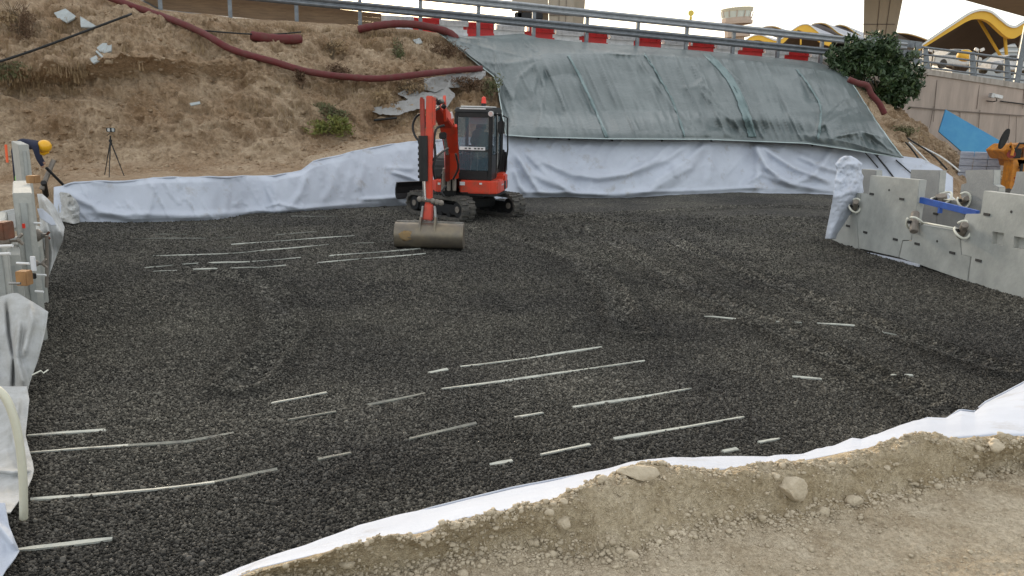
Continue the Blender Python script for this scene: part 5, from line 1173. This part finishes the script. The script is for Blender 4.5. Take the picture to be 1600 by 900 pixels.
# ================================================================== AIRPORT IN THE DISTANCE
Yt_ = 520.
t = thing('control_tower', 'airport control tower with glazed cab on the horizon', 'tower', [*P(1150, 100, Yt_)[:2], 0])
sc = Yt_/F; c = P(1150, 38, Yt_); R0 = 17.5*sc/1; 
def ringm(m, x, y0, r0, y1, r1, seg=12, hollow=False):
    a, b = P(x, y0, Yt_), P(x, y1, Yt_); m.cyl(a, b, r0*sc, r1*sc, seg)
m = MB(); ringm(m, 1151.5, 180, 11, 50, 11); m.build('shaft', 'tower_wall', t)
m = MB(); ringm(m, 1152, 58, 19, 44, 19); m.build('lower_storey', 'tower_wall', t)
m = MB(); ringm(m, 1151, 38.5, 23.5, 34, 24); ringm(m, 1151, 34, 22, 28.5, 22); m.build('gallery', 'tower_wall', t)
m = MB(); ringm(m, 1151, 28.5, 21, 19, 22.5); m.build('glazing', 'tower_glass', t)
m = MB(); ringm(m, 1152, 19, 23, 13.5, 24.2); m.build('roof', 'tower_roof', t)
for k in range(12):
    a = 2*math.pi*k/12+.26; A_ = P(1151, 28.5, Yt_)+np.array([math.cos(a), math.sin(a), 0])*21.3*sc; B_ = P(1152, 18.8, Yt_)+np.array([math.cos(a), math.sin(a), 0])*23*sc; m = MB(); m.beam(A_, B_, .5, .5); m.build('mullion', 'tower_wall', t)
for x, y0, y1 in ((1144,13,-2),(1149,13,3),(1153,13,-4),(1161,13,7),(1164,13,8)): m = MB(); m.tube([P(x, y0, Yt_), P(x, y1, Yt_)], .16, 5); m.build('antenna', 'tower_wall', t)
def wave_roof(lab, line, Y, ext, fascia, thickpx, under=True, group='wavy terminal roofs', legs=(), bays=1, gap=0):
    sp = [q for q in smooth_poly(line, 10)]; s_ = Y/F; base = P(line[0][0], line[0][1], Y)
    t = thing('terminal_roof', lab, 'terminal building', [base[0], base[1], 0], group); E = np.array(ext, float)
    top = [P(a, b, Y) for a, b in sp]; n = len(top)
    m = MB(); th = np.array([0,0,.6*s_*2]); vs = top+[q+E for q in top]+[q-th for q in top]+[q+E-th for q in top]; fs = []
    for i in range(n-1): fs += [(i, i+1, n+i+1, n+i), (2*n+i, 3*n+i, 3*n+i+1, 2*n+i+1), (n+i, n+i+1, 3*n+i+1, 3*n+i)]
    m.add(vs, fs); m.build('roof', 'roof_grey', t, fix=False)
    m = MB(); e = np.array([0,-.25,0]); k = np.array([0,0,thickpx[0]*s_]); vs = [q+e for q in top]+[q+e-k for q in top]+[q-k+[0,.3,0] for q in top]; m.add(vs, [f for i in range(n-1) for f in ((i, n+i, n+i+1, i+1),(n+i, 2*n+i, 2*n+i+1, n+i+1))]); m.build('edge_trim', 'roof_white', t, fix=False)
    m = MB(); f0 = np.array([0,0,thickpx[0]*s_]); f1 = lambda i: np.array([0,0,(thickpx[0]+np.interp(i/(n-1), [q[0] for q in fascia], [q[1] for q in fascia]))*s_])
    vs = [top[i]-f0 for i in range(n)]+[top[i]-f1(i) for i in range(n)]+[top[i]-f1(i)+np.array([0,.8,0]) for i in range(n)]; m.add(vs, [f for i in range(n-1) for f in ((i, n+i, n+i+1, i+1),(n+i, 2*n+i, 2*n+i+1, n+i+1))]); m.build('fascia', 'roof_yellow', t, fix=False)
    m = MB(); vs = [top[i]-f1(i)*.85+np.array([0,.8,0]) for i in range(n)]+[top[i]-f1(i)*.85+E for i in range(n)]; m.add(vs, [(i, n+i, n+i+1, i+1) for i in range(n-1)]); m.build('soffit', 'roof_under', t, fix=False)
    for a in legs: m = MB(); m.beam(P(a[0], a[1], Y+a[4]), P(a[2], a[3], Y+a[4]), a[5]*s_, a[5]*s_, (1,0,0)); m.build('strut', 'roof_yellow' if len(a) < 7 else a[6], t)
    return t
Yr = 112.
big = wave_roof('big wavy canopy roof with yellow fascia at the top right of the picture', [(1425,82),(1437,71),(1460,55),(1490,35),(1515,19),(1532,14),(1548,17),(1562,28),(1575,38),(1586,40),(1597,34),(1615,22),(1650,14),(1690,40)], Yr, (26, 34, 0), [(0,3),(.3,9),(.45,12),(.6,14),(.75,16),(1,16)], (3.2,), legs=[(1529,30,1566,92,3,3.2),(1570,55,1573,90,2,3.4),(1581,56,1600,86,26,3.2,'roof_under'),(1600,40,1590,100,2,3.5,'roof_white')])
# glazed hall behind the canopy
t = thing('terminal_hall', 'pale glazed terminal wall beyond the big canopy roof', 'terminal building', [*P(1560, 180, 175)[:2], 0]); m = MB()
a, b = P(1520, 80, 176), P(1900, 66, 200); a2, b2 = P(1580, 45, 176), P(1900, 36, 200)
m.prism([np.array([*P(1490,100,176)[:2],0]), np.array([*P(1900,100,176)[:2],0]), P(1900,52,176), P(1585,54,176), P(1490,96,176)], (0,8,0)); m.build('wall', 'terminal_glass', t)
for k in range(6): m = MB(); A_, B_ = P(1500+14*(5-k), 64+8*k, 175.8), P(1900, 64+8*k, 175.8); m.beam(A_, B_, .25, .3, (0,0,1)); m.build('transom', 'roof_white', t)
wave_roof('far wavy roof with a yellow gable just right of the control tower', [(1165,62),(1172,57),(1180,54),(1190,54),(1200,58),(1212,62),(1222,59),(1234,49),(1247,40),(1256,37),(1264,38),(1275,46),(1285,54),(1300,60)], 235., (60, 90, 0), [(0,6),(.5,8),(.62,5),(.72,12),(1,10)], (1.6,), legs=[(1186,56,1190,62,1,1.6),(1251,60,1251,70,1,2)])
wave_roof('middle far grey roof vault with scalloped top behind the guardrail', [(1262,48),(1268,38),(1278,35),(1290,36),(1300,42),(1310,50),(1322,56)], 262., (70, 95, 0), [(0,.6),(1,.6)], (1.2,))
wave_roof('far grey roof vault left of the right pier', [(1296,56),(1300,43),(1310,38),(1322,40),(1332,46),(1346,55),(1360,60)], 300., (80, 110, 0), [(0,.6),(1,.6)], (1.2,))
wave_roof('low far roof vault right of the right pier', [(1380,66),(1396,52),(1410,51),(1424,53),(1440,58),(1460,66)], 330., (90, 130, 0), [(0,.5),(1,.5)], (1.0,))
wave_roof('low dark roof vault under the control tower', [(1186,48),(1192,42),(1204,40),(1216,42),(1226,48)], 260., (60, 90, 0), [(0,.5),(1,.5)], (1.0,))
# cars and lamps behind the fence
def car(px, py, Y, lab, mt, ln=4.3):
    c = P(px, py, Y); t = thing('parked_car', lab, 'car', [c[0], c[1], c[2]-.4], 'cars behind the road fence'); o = ORG[t.name]; d = np.array([.97,.24,0]); n = np.array([-.24,.97,0])
    def Q(a, b, z): return o+d*a+n*b+np.array([0,0,z])
    m = MB(); m.prism([Q(a*ln, -.85, z) for a, z in [(-.5,.3),(-.5,.75),(-.45,.9),(-.28,.95),(-.14,1.42),(.2,1.45),(.36,.98),(.49,.88),(.5,.3)]], n*1.7); m.build('body', mt, t, bevel=.06)
    m = MB(); m.prism([Q(a*ln, -.87, z) for a, z in [(-.25,.97),(-.13,1.36),(.02,1.38),(.02,.97)]], n*.03); m.build('side_window', 'black_gloss', t)
    m = MB(); m.prism([Q(a*ln, -.87, z) for a, z in [(.05,.97),(.05,1.38),(.18,1.38),(.31,1.0)]], n*.03); m.build('side_window', 'black_gloss', t)
    for a in (-.31, .31):
        for b in (-.86, .62): m = MB(); m.cyl(Q(a*ln, b, .33), Q(a*ln, b+.24, .33), .33, seg=18); m.build('wheel', 'rubber', t)
car(1484, 100, 62., 'white car seen between the fence rails under the big canopy', 'white_paint')
car(1570, 108, 64., 'pale car seen through the fence near the right edge', 'white_plastic', 4.2)
for x, y, lab in ((1458,80,'left white floodlight cluster standing behind the fence'),(1530,79,'white floodlight cluster behind the middle of the fence')):
    c = P(x, y, 48); t = thing('site_floodlight', lab, 'floodlight', c-[0,0,1.2], 'floodlights behind the fence'); m = MB(); m.tube([c-[0,0,1.2], c], .04, 6); m.build('mast', 'black', t)
    for s_ in (-1, 1): m = MB(); m.box(c+[s_*.17,0,.05], (.24,.12,.17), [(.9,0,.4*s_),(0,1,0),(-.4*s_,0,.9)]); m.build('lamp', 'white_paint', t, bevel=.02)
m = MB(); m.ball(P(1508,87,46), .36, 16, 10, sc=(1.25,1,.9)); o = m.build('yellow_tank', 'roof_yellow', smooth=True); tag(o, 'rounded yellow container between the fence rails', 'container')
# ================================================================== EXCAVATOR
EO = G(735, 338, 0); EO[2] = gravel_z(np.array([EO[0]]), np.array([EO[1]]))[0]
ex = thing('excavator', 'orange and black compact excavator with a wide grading bucket on the gravel', 'excavator', EO)
hf = R(8); hfw = np.array([-math.sin(hf), -math.cos(hf), 0]); hr = np.array([math.cos(hf), -math.sin(hf), 0]); Zu = np.array([0,0,1.])
def Hh_(a, b, z): return EO+hr*a+hfw*b+Zu*z
AX = [hr, hfw, Zu]
def hb(name, c, sz, mt, bev=.02, smooth=False, par=None):
    m = MB(); m.box(Hh_(*c), sz, AX); return m.build(name, mt, ex if par is None else par, smooth, bevel=bev)
def hprism(name, pts, a0, a1, mt, bev=.02, axis='a', par=None):
    m = MB()
    if axis == 'a': m.prism([Hh_(a0, b, z) for b, z in pts], hr*(a1-a0))
    elif axis == 'b': m.prism([Hh_(a, a0, z) for a, z in pts], hfw*(a1-a0))
    else: m.prism([Hh_(a, b, a0) for a, b in pts], Zu*(a1-a0))
    return m.build(name, mt, ex if par is None else par, bevel=bev)
# undercarriage
ph = R(42); uf = np.array([math.sin(ph), -math.cos(ph), 0]); ur = np.array([math.cos(ph), math.sin(ph), 0])
UO = G(727, 336, 0); UO[2] = EO[2]
def Uq(a, b, z): return UO+ur*a+uf*b+Zu*z
def track(s):
    a0 = s*.78; w_ = .19; Lh, r = .86, .265
    pts = [( Lh*1+r*math.sin(t), r+.0-r*math.cos(t)) for t in np.linspace(0, math.pi, 12)]+[(-Lh-r*math.sin(t), r+r*math.cos(t)) for t in np.linspace(0, math.pi, 12)]
    pts = [(b, z+(.02 if z > r else 0)) for b, z in pts]; n = len(pts); c_ = (0, r)
    inn = [(b*(1-.05/ (abs(b)+.3)) if abs(b) > Lh*.9 else b, r+(z-r)*.72) for b, z in pts]
    m = MB(); vs = [Uq(a0-w_, b, z) for b, z in pts]+[Uq(a0+w_, b, z) for b, z in pts]+[Uq(a0-w_, b, z) for b, z in inn]+[Uq(a0+w_, b, z) for b, z in inn]; fs = []
    for i in range(n):
        j = (i+1) % n; fs += [(i, j, n+j, n+i), (2*n+i, 3*n+i, 3*n+j, 2*n+j), (i, 2*n+i, 2*n+j, j), (n+i, n+j, 3*n+j, 3*n+i)]
    m.add(vs, fs)
    # lugs
    per = 0; P2 = [np.array(p) for p in pts]+[np.array(pts[0])]; L = [0]
    for i in range(n): L.append(L[-1]+np.linalg.norm(P2[i+1]-P2[i]))
    K = 44
    for k in range(K):
        s_ = L[-1]*k/K; i = int(np.searchsorted(L, s_, 'right')-1); f = (s_-L[i])/(L[i+1]-L[i]+1e-9); q = P2[i]*(1-f)+P2[i+1]*f; td_ = P2[i+1]-P2[i]; td_ /= np.linalg.norm(td_); nn = np.array([td_[1], -td_[0]])
        if np.dot(nn, q-np.array([0, r])) < 0: nn = -nn
        T3 = uf*td_[0]+Zu*td_[1]; N3 = uf*nn[0]+Zu*nn[1]
        for h in (-1, 1):
            m.box(Uq(a0+h*w_*.52, q[0]+nn[0]*.013, q[1]+nn[1]*.013)+T3*(.018*h), (w_*.94, .045, .034), [ur, T3, N3])
    o = m.build('track', 'rubber', ex, False)
    m = MB(); m.prism([Uq(a0-.10, b, z) for b, z in [(-.72,.13),(.72,.13),(.78,.22),(.70,.36),(-.70,.36),(-.78,.22)]], ur*.20); m.build('track_frame', 'black', ex, bevel=.01)
    for b, rr, nm in [(Lh, .185, 'idler'), (-Lh, .18, 'sprocket')]:
        m = MB(); m.cyl(Uq(a0-.13, b, .275), Uq(a0+.13, b, .275), rr, seg=20); w1 = m.build(nm, 'black', ex, bevel=.01)
        m = MB(); m.cyl(Uq(a0-.15, b, .275), Uq(a0+.15, b, .275), rr*.4, seg=16); m.build('hub', 'clamp', w1)
    for b in (-.5, -.17, .17, .5): m = MB(); m.cyl(Uq(a0-.12, b, .105), Uq(a0+.12, b, .105), .075, seg=14); m.build('roller', 'black', ex)
    m = MB(); m.cyl(Uq(a0-.1, 0, .42), Uq(a0+.1, 0, .42), .05, seg=12); m.build('top_roller', 'clamp', ex)
track(-1); track(1)
m = MB(); m.box(Uq(0, 0, .33), (1.3, .8, .22), [ur, uf, Zu]); m.build('chassis', 'black', ex, bevel=.03)
m = MB(); m.cyl(UO+Zu*.44, UO+Zu*.60, .44, seg=28); m.build('slew_ring', 'black', ex)
# blade at the rear
bl = [(-1.52,.30),(-1.57,.34),(-1.60,.42),(-1.60,.54),(-1.57,.66),(-1.52,.72),(-1.49,.72),(-1.55,.60),(-1.56,.44),(-1.50,.32)]
m = MB(); m.prism([Uq(-.98, b, z) for b, z in bl], ur*1.96); bd_ = m.build('dozer_blade', 'black', ex)
m = MB(); m.beam(Uq(-.98, -1.53, .71), Uq(.98, -1.53, .71), .05, .03, uf); m.build('blade_edge', 'steel', bd_)
for s_ in (-1, 1): m = MB(); m.beam(Uq(s_*.35, -.3, .34), Uq(s_*.45, -1.55, .48), .12, .1, ur); m.build('blade_arm', 'black', ex)
# house
out = [(-.80,.35),(-.76,.60),(-.60,.72),(.60,.80),(.76,.74),(.82,.45),(.84,-.3),(.74,-.75),(.40,-1.02),(-.40,-1.02),(-.74,-.75),(-.84,-.3)]
hprism('turntable_deck', [(a*.95, b*.95) for a, b in out], .57, .63, 'black', .01, 'z')
hprism('front_skirt_right', [(-.10,.84),(.62,.84),(.77,.74),(.81,.50),(.82,.0),(.62,.0),(-.10,.0)], .635, .935, 'orange', .03, 'z')
hprism('front_skirt_left', [(-.82,.30),(-.79,.58),(-.66,.74),(-.30,.76),(-.30,.0),(-.82,.0)], .635, .925, 'orange', .03, 'z')
hprism('counterweight', [(.83,-.004),(.84,-.35),(.74,-.76),(.40,-1.02),(-.40,-1.02),(-.74,-.76),(-.84,-.35),(-.83,-.004)], .635, 1.05, 'orange', .05, 'z')
hprism('skirt_corner', [(.63,.03),(.835,.03),(.835,-.45),(.63,-.45)], .66, .91, 'black', .03, 'z')
hprism('step', [(-.06,.845),(.10,.845),(.10,.80),(-.06,.80)], .64, .66, 'black', 0, 'z')
# engine cover on the left
hprism('engine_cover', [(.62,.93),(.60,1.20),(.48,1.38),(.25,1.48),(-.5,1.55),(-.95,1.45),(-.98,.93)], -.80, -.30, 'black', .05)
hprism('rear_hood', [(-.62,.94),(-.62,1.60),(-.85,1.55),(-.98,1.3),(-.98,1.05)], -.29, .74, 'black', .05)
# cab
c0a, c1a, cb, cf, z0, z1 = -.25, .62, -.62, .72, .94, 2.56
cabp = ex
hb('cab_floor', (.185, .05, .97), (.87, 1.34, .06), 'black', .01)
# lower front wall with lower window opening
hprism('cab_roof', [(cf+.02,2.44),(cf-.01,2.53),(cf-.10,2.575),(cb+.1,2.585),(cb,2.54),(cb-.02,2.44)], c0a-.01, c1a+.01, 'black', .03)
hb('roof_panel', (.185, .02, 2.592), (.66, 1.12, .03), 'white_paint', .012)
hb('roof_front_strip', (.17, .735, 2.545), (.60, .02, .03), 'white_paint', .004)
for a, b, w_, d_ in [(c0a+.035, cf-.035, .075, .08), (c1a-.035, cf-.035, .085, .09), (c0a+.03, cb+.04, .08, .08), (c1a-.03, cb+.04, .09, .08), (c1a-.03, .02, .07, .07)]:
    hb('cab_pillar', (a, b, (z0+2.46)/2), (w_, d_, 2.46-z0), 'black', .015)
hb('front_frame_top', (.185, cf-.03, 2.40), (.72, .05, .10), 'black', .01)
hb('front_frame_bottom', (.185, cf-.03, 1.06), (.72, .05, .18), 'black', .02)
hb('cab_side_lower', (c1a-.02, .05, 1.22), (.03, 1.30, .56), 'black', .01)
hb('cab_side_left_lower', (c0a+.02, .05, 1.22), (.03, 1.30, .56), 'black', .01)
hb('windscreen', (.185, cf-.02, 1.99), (.715, .012, .74), 'cab_glass', 0)
hb('lower_window', (.185, cf-.022, 1.385), (.715, .012, .455), 'cab_glass', 0)
hb('front_crossbar', (.185, cf-.015, 1.615), (.72, .03, .03), 'black', .004)
hb('side_window', (c1a-.015, -.28, 1.95), (.012, .52, .88), 'cab_glass', 0)
hb('side_window', (c1a-.015, .35, 1.95), (.012, .55, .88), 'cab_glass', 0)
hb('side_window', (c0a+.01, .05, 1.95), (.012, 1.2, .88), 'cab_glass', 0)
hb('rear_window', (.185, cb+.03, 2.02), (.70, .012, .62), 'cab_glass', 0)
hb('cab_rear_lower', (.185, cb+.03, 1.32), (.72, .03, .74), 'black', .01)
s1 = hb('windscreen_banner', (.17, cf+.006, 1.655), (.60, .008, .075), 'white_paint', 0)
for k in range(5): hb('banner_mark', (.02+.09*k if k < 2 else .08+.08*k, cf+.013, 1.655), (.05, .004, .03), 'hole', 0, par=s1)
hb('window_notice', (.24, cf-.35, 2.28), (.44, .01, .16), 'silver', 0)
# seat and levers
hb('seat_base', (.18, -.05, 1.22), (.50, .5, .36), 'black', .05)
hprism('seat_back', [(-.25,1.38),(-.12,1.38),(-.26,2.02),(-.34,2.0)], -.04, .40, 'grey_fabric', .04)
hprism('seat_headrest', [(-.28,2.04),(-.20,2.04),(-.24,2.20),(-.31,2.19)], .06, .30, 'grey_fabric', .03)
m = MB(); m.ball(Hh_(.16,-.12,1.80), .22, 12, 10, jitter=.08, sc=(.9,.5,1.35)); m.build('jacket', 'grey_fabric', ex, True)
for a in (-.12, .46): m = MB(); m.tube([Hh_(a,.25,1.2), Hh_(a,.28,1.62)], .02, 8); m.ball(Hh_(a,.28,1.65), .04, 8, 6); m.build('lever', 'black', ex)
hb('console', (-.08, .1, 1.42), (.14, .5, .14), 'black', .02); hb('console', (.46, .1, 1.42), (.14, .5, .14), 'black', .02)
for k in (-.08, .08): m = MB(); m.tube([Hh_(.16+k,.45,1.0), Hh_(.16+k,.4,1.55)], .014, 6); m.build('travel_lever', 'steel', ex)
# lights, beacon, mirrors, rails
m = MB(); m.cyl(Hh_(.60,.74,2.44), Hh_(.60,.80,2.44), .062, seg=20); wl_ = m.build('work_light', 'silver', ex)
m = MB(); m.cyl(Hh_(.60,.80,2.44), Hh_(.60,.812,2.44), .045, seg=20); m.build('lens', 'lens', wl_)
hb('beacon_base', (.30, .05, 2.64), (.10, .10, .07), 'black', .01); m = MB(); m.cyl(Hh_(.30,.05,2.675), Hh_(.30,.05,2.78), .06, .05, 16); m.ball(Hh_(.30,.05,2.78), .05, 14, 8); m.build('beacon', 'red_lens', ex)
hb('side_mirror', (.80, .52, 2.14), (.16, .05, .28), 'black', .02)
m = MB(); m.tube([Hh_(.63,.62,2.42), Hh_(.80,.60,2.44), Hh_(.84,.56,2.25), Hh_(.83,.54,1.6), Hh_(.76,.6,1.2)], .018, 8); m.build('mirror_rail', 'black', ex, True)
m = MB(); m.tube([Hh_(.68,.40,2.46), Hh_(.70,.38,2.0), Hh_(.70,.38,1.3), Hh_(.68,.40,1.0)], .016, 8); m.build('grab_rail', 'steel', ex, True)
m = MB(); m.tube([Hh_(.66,-.55,2.4), Hh_(.78,-.55,2.35), Hh_(.80,-.55,1.6), Hh_(.74,-.55,1.1)], .02, 8); m.build('rear_rail', 'black', ex, True)
hb('door_handle', (.66, .12, 1.55), (.04, .16, .05), 'steel', .008)
hb('fuel_cap', (.40, .852, .87), (.06, .01, .04), 'white_paint', 0); hb('warning_sticker', (-.03, .852, .86), (.12, .008, .08), 'white_paint', 0); hb('skirt_decal', (.82, .25, .82), (.008, .35, .03), 'silver', 0)
hb('warning_sticker', (-.60, .755, .83), (.06, .008, .05), 'white_paint', 0)
# swing bracket and boom, located along the line of the real machine's arm
def E(px, py, Y): return P(px, py, Y)
Yh = EO[1]-.75
m = MB(); m.beam(E(701,304,Yh-.05), E(702,268,Yh-.15), .34, .30); m.build('swing_bracket', 'black', ex, bevel=.03)
for dx in (-9, 0, 9): m = MB(); m.cyl(E(701+dx,297,Yh-.35), E(702+dx*.8,263,Yh-.5), .045, seg=10); m.build('bracket_pin', 'clamp', ex)
b0, b1, b2, b3 = E(706,276,Yh-.45), E(704,232,Yh-.9), E(697,186,Yh-1.7), E(680,162,Yh-2.9)
bs = np.array([.97,.22,.0])
m = MB(); m.beam(b0, b1, .30, .22, bs, .27, .26); m.beam(b1, b2, .27, .26, bs, .30, .26); m.build('boom', 'orange', ex, bevel=.018)
m = MB(); m.beam(b2+[0,.05,-.06], b3, .30, .26, bs, .18, .16); m.build('boom_head', 'orange', ex, bevel=.018)
m = MB(); m.beam(E(699,282,Yh-.55), E(699,238,Yh-1.15), .10, .10, bs); m.build('boom_cylinder', 'dark_orange', ex, bevel=.02)
m = MB(); m.cyl(E(699,240,Yh-1.15), E(694,208,Yh-1.7), .04, seg=12); m.build('boom_rod', 'chrome', ex)
m = MB(); m.beam(E(716,268,Yh-.5), E(712,196,Yh-1.45), .06, .10, bs); m.build('boom_side_plate', 'orange', ex, bevel=.01)
m = MB(); m.box(b2+np.array([.05,-.17,.06]), (.22,.01,.14), [(.95,.05,.28),(0,1,0),(-.28,0,.95)]); st_ = m.build('boom_sticker', 'white_paint', ex)
m = MB(); m.box(b2+np.array([.06,-.18,.06]), (.10,.006,.07), [(.95,.05,.28),(0,1,0),(-.28,0,.95)]); m.build('sticker_mark', 'hole', st_)
m = MB(); m.box(E(692,212,Yh-1.75), (.15,.12,.14)); m.build('boom_lamp', 'black', ex, bevel=.02)
Ya = 14.55
m = MB(); m.beam(E(672,150,Ya), E(671.5,200,Ya), .12, .20, (1,0,0), .13, .22); m.beam(E(671.5,200,Ya), E(670,320,Ya-.05), .13, .22, (1,0,0), .13, .16); m.build('dipper_arm', 'orange', ex, bevel=.012)
for dx in (-12, 7.5): m = MB(); m.beam(E(671+dx,152,Ya), E(671+dx,196,Ya), .035, .22, (1,0,0)); m.build('arm_cheek', 'orange' if dx > 0 else 'dark_orange', ex, bevel=.006)
m = MB(); m.beam(E(694,154,Ya+.6), E(696,185,Ya+.9), .05, .2, (1,0,0)); m.build('boom_cheek', 'orange', ex, bevel=.006)
for k, (x, y) in enumerate([(680,154),(685,160),(690,158),(693,166),(684,168)]): m = MB(); m.ball(E(x, y, Ya+.2+.1*k), .05, 8, 6, jitter=.2); m.build('pin_boss', 'black' if k % 2 else 'steel', ex)
m = MB(); m.cyl(E(659.5,155,Ya-.05), E(661,222,Ya-.12), .045, seg=12); m.build('bucket_cylinder', 'dark_orange', ex)
m = MB(); m.tube([E(661,212,Ya-.14), E(661.5,240,Ya-.15), E(662,283,Ya-.16)], [.085,.088,.08], 12); sl_ = m.build('cylinder_guard', 'black', ex)
for k in range(7): m = MB(); m.box(E(654.6,222+9*k,Ya-.15), (.03,.08,.05)); m.build('guard_bolt', 'black', sl_)
m = MB(); m.cyl(E(662.5,282,Ya-.16), E(664,312,Ya-.16), .032, seg=12); m.build('bucket_rod', 'chrome', ex)
m = MB(); m.cyl(E(654,311,Ya-.14), E(690,316,Ya-.1), .035, seg=10); m.build('link_pin', 'clamp', ex)
for x, y in ((656,311),(663,311),(676,314),(683,316),(689,317)): m = MB(); m.ball(E(x, y, Ya-.14), .055, 8, 6); m.build('pin_boss', 'clamp', ex)
m = MB(); m.beam(E(671,318,Ya-.06), E(668,344,Ya-.1), .15, .16, (1,0,0), .19, .16); m.build('arm_foot', 'orange', ex, bevel=.02)
for x, xb in ((661,656.5),(679.5,683)): m = MB(); m.beam(E(x,322,Ya-.14), E(xb,362,Ya-.22), .035, .14, (1,0,0), .04, .22); m.build('coupler_plate', 'steel', ex, bevel=.006)
m = MB(); m.beam(E(659,352,Ya-.25), E(683,353,Ya-.25), .10, .10, Zu); m.build('coupler_bar', 'bucket', ex, bevel=.01)
m = MB(); m.beam(E(660,364,Ya-.3), E(682,365,Ya-.3), .06, .06, Zu); m.build('coupler_bar', 'black', ex, bevel=.01)
# hoses on the arm
for k, pl_ in enumerate([[(661,176,0),(650,183,.1),(645,198,.1),(649,213,0),(658,224,-.1),(660,232,-.1)], [(694,196,.3),(683,200,.2),(679,212,.1),(678,232,.05)], [(679,225,-.1),(680,245,-.1),(677,262,-.1),(680,280,-.05)], [(676,250,-.1),(690,238,.5),(700,232,1.2)],[(686,168,.3),(676,176,.1),(666,182,-.05),(663,200,-.1)],[(697,290,2.0),(690,300,1.9),(694,307,1.9)],[(708,280,2.0),(716,262,1.9),(712,240,1.8)]]):
    m = MB(); m.tube([E(a, b, Ya+c_) for a, b, c_ in smooth_poly(pl_, 6)], .022, 8); m.build('hydraulic_hose', 'black', ex, True)
# bucket: wide grading bucket, opening towards the machine
q0, q1 = G(617, 390, 0), G(722, 393, 0); q1 = np.array([q1[0], q1[1], 0]); q0 = np.array([q0[0], q0[1], 0]); bx = (q1-q0); bw = np.linalg.norm(bx); bx /= bw; by = np.array([-bx[1], bx[0], 0])
prf = [(.46,.02),(.30,.0),(.14,.0),(.04,.04),(-.02,.12),(-.045,.22),(-.03,.32),(.03,.41),(.12,.455),(.22,.46)]
sp2 = smooth_poly([(a, b) for a, b in prf], 4); k = len(sp2); bz = gravel_z(np.array([q0[0]]), np.array([q0[1]]))[0]+.01
ins = []
for i in range(k):
    a = sp2[max(i-1, 0)]; b = sp2[min(i+1, k-1)]; t_ = b-a; t_ /= np.linalg.norm(t_)+1e-9; nn = np.array([t_[1], -t_[0]]); ins.append(sp2[i]+nn*.022)
m = MB(); vs = [q0+bx*e+by*p[0]+Zu*(p[1]+bz) for e in (0, bw) for p in sp2]+[q0+bx*e+by*p[0]+Zu*(p[1]+bz) for e in (0, bw) for p in ins]
fs = []
for i in range(k-1): fs += [(i, i+1, k+i+1, k+i), (2*k+i, 3*k+i, 3*k+i+1, 2*k+i+1)]
fs += [(0, k, 3*k, 2*k), (k-1, 3*k-1, 4*k-1, 2*k-1)]; m.add(vs, fs); bo = m.build('grading_bucket', 'bucket', ex, True)
for e in (-.012, bw-.012):
    m = MB(); m.prism([q0+bx*e+by*p[0]+Zu*(p[1]+bz) for p in sp2[::2]+[sp2[-1]]], bx*.024); m.build('bucket_end_plate', 'bucket', bo)
m = MB(); m.beam(q0+by*.215+Zu*(.47+bz), q0+bx*bw+by*.215+Zu*(.47+bz), .05, .025, by); m.build('bucket_lip', 'steel', bo)
for f_ in (.36, .58): m = MB(); m.prism([q0+bx*(bw*f_)+by*a+Zu*(b+bz) for a, b in [(-.04,.30),(.0,.47),(.08,.58),(.2,.55),(.2,.47),(.05,.42)]], bx*.03); m.build('bucket_bracket', 'bucket', bo)
m = MB(); m.ball(q0+bx*.22+by*-.035+Zu*(.24+bz), .11, 14, 10, jitter=.2, sc=(1.3,.12,.8)); m.build('mud_patch', 'bucket_mud', bo, True)
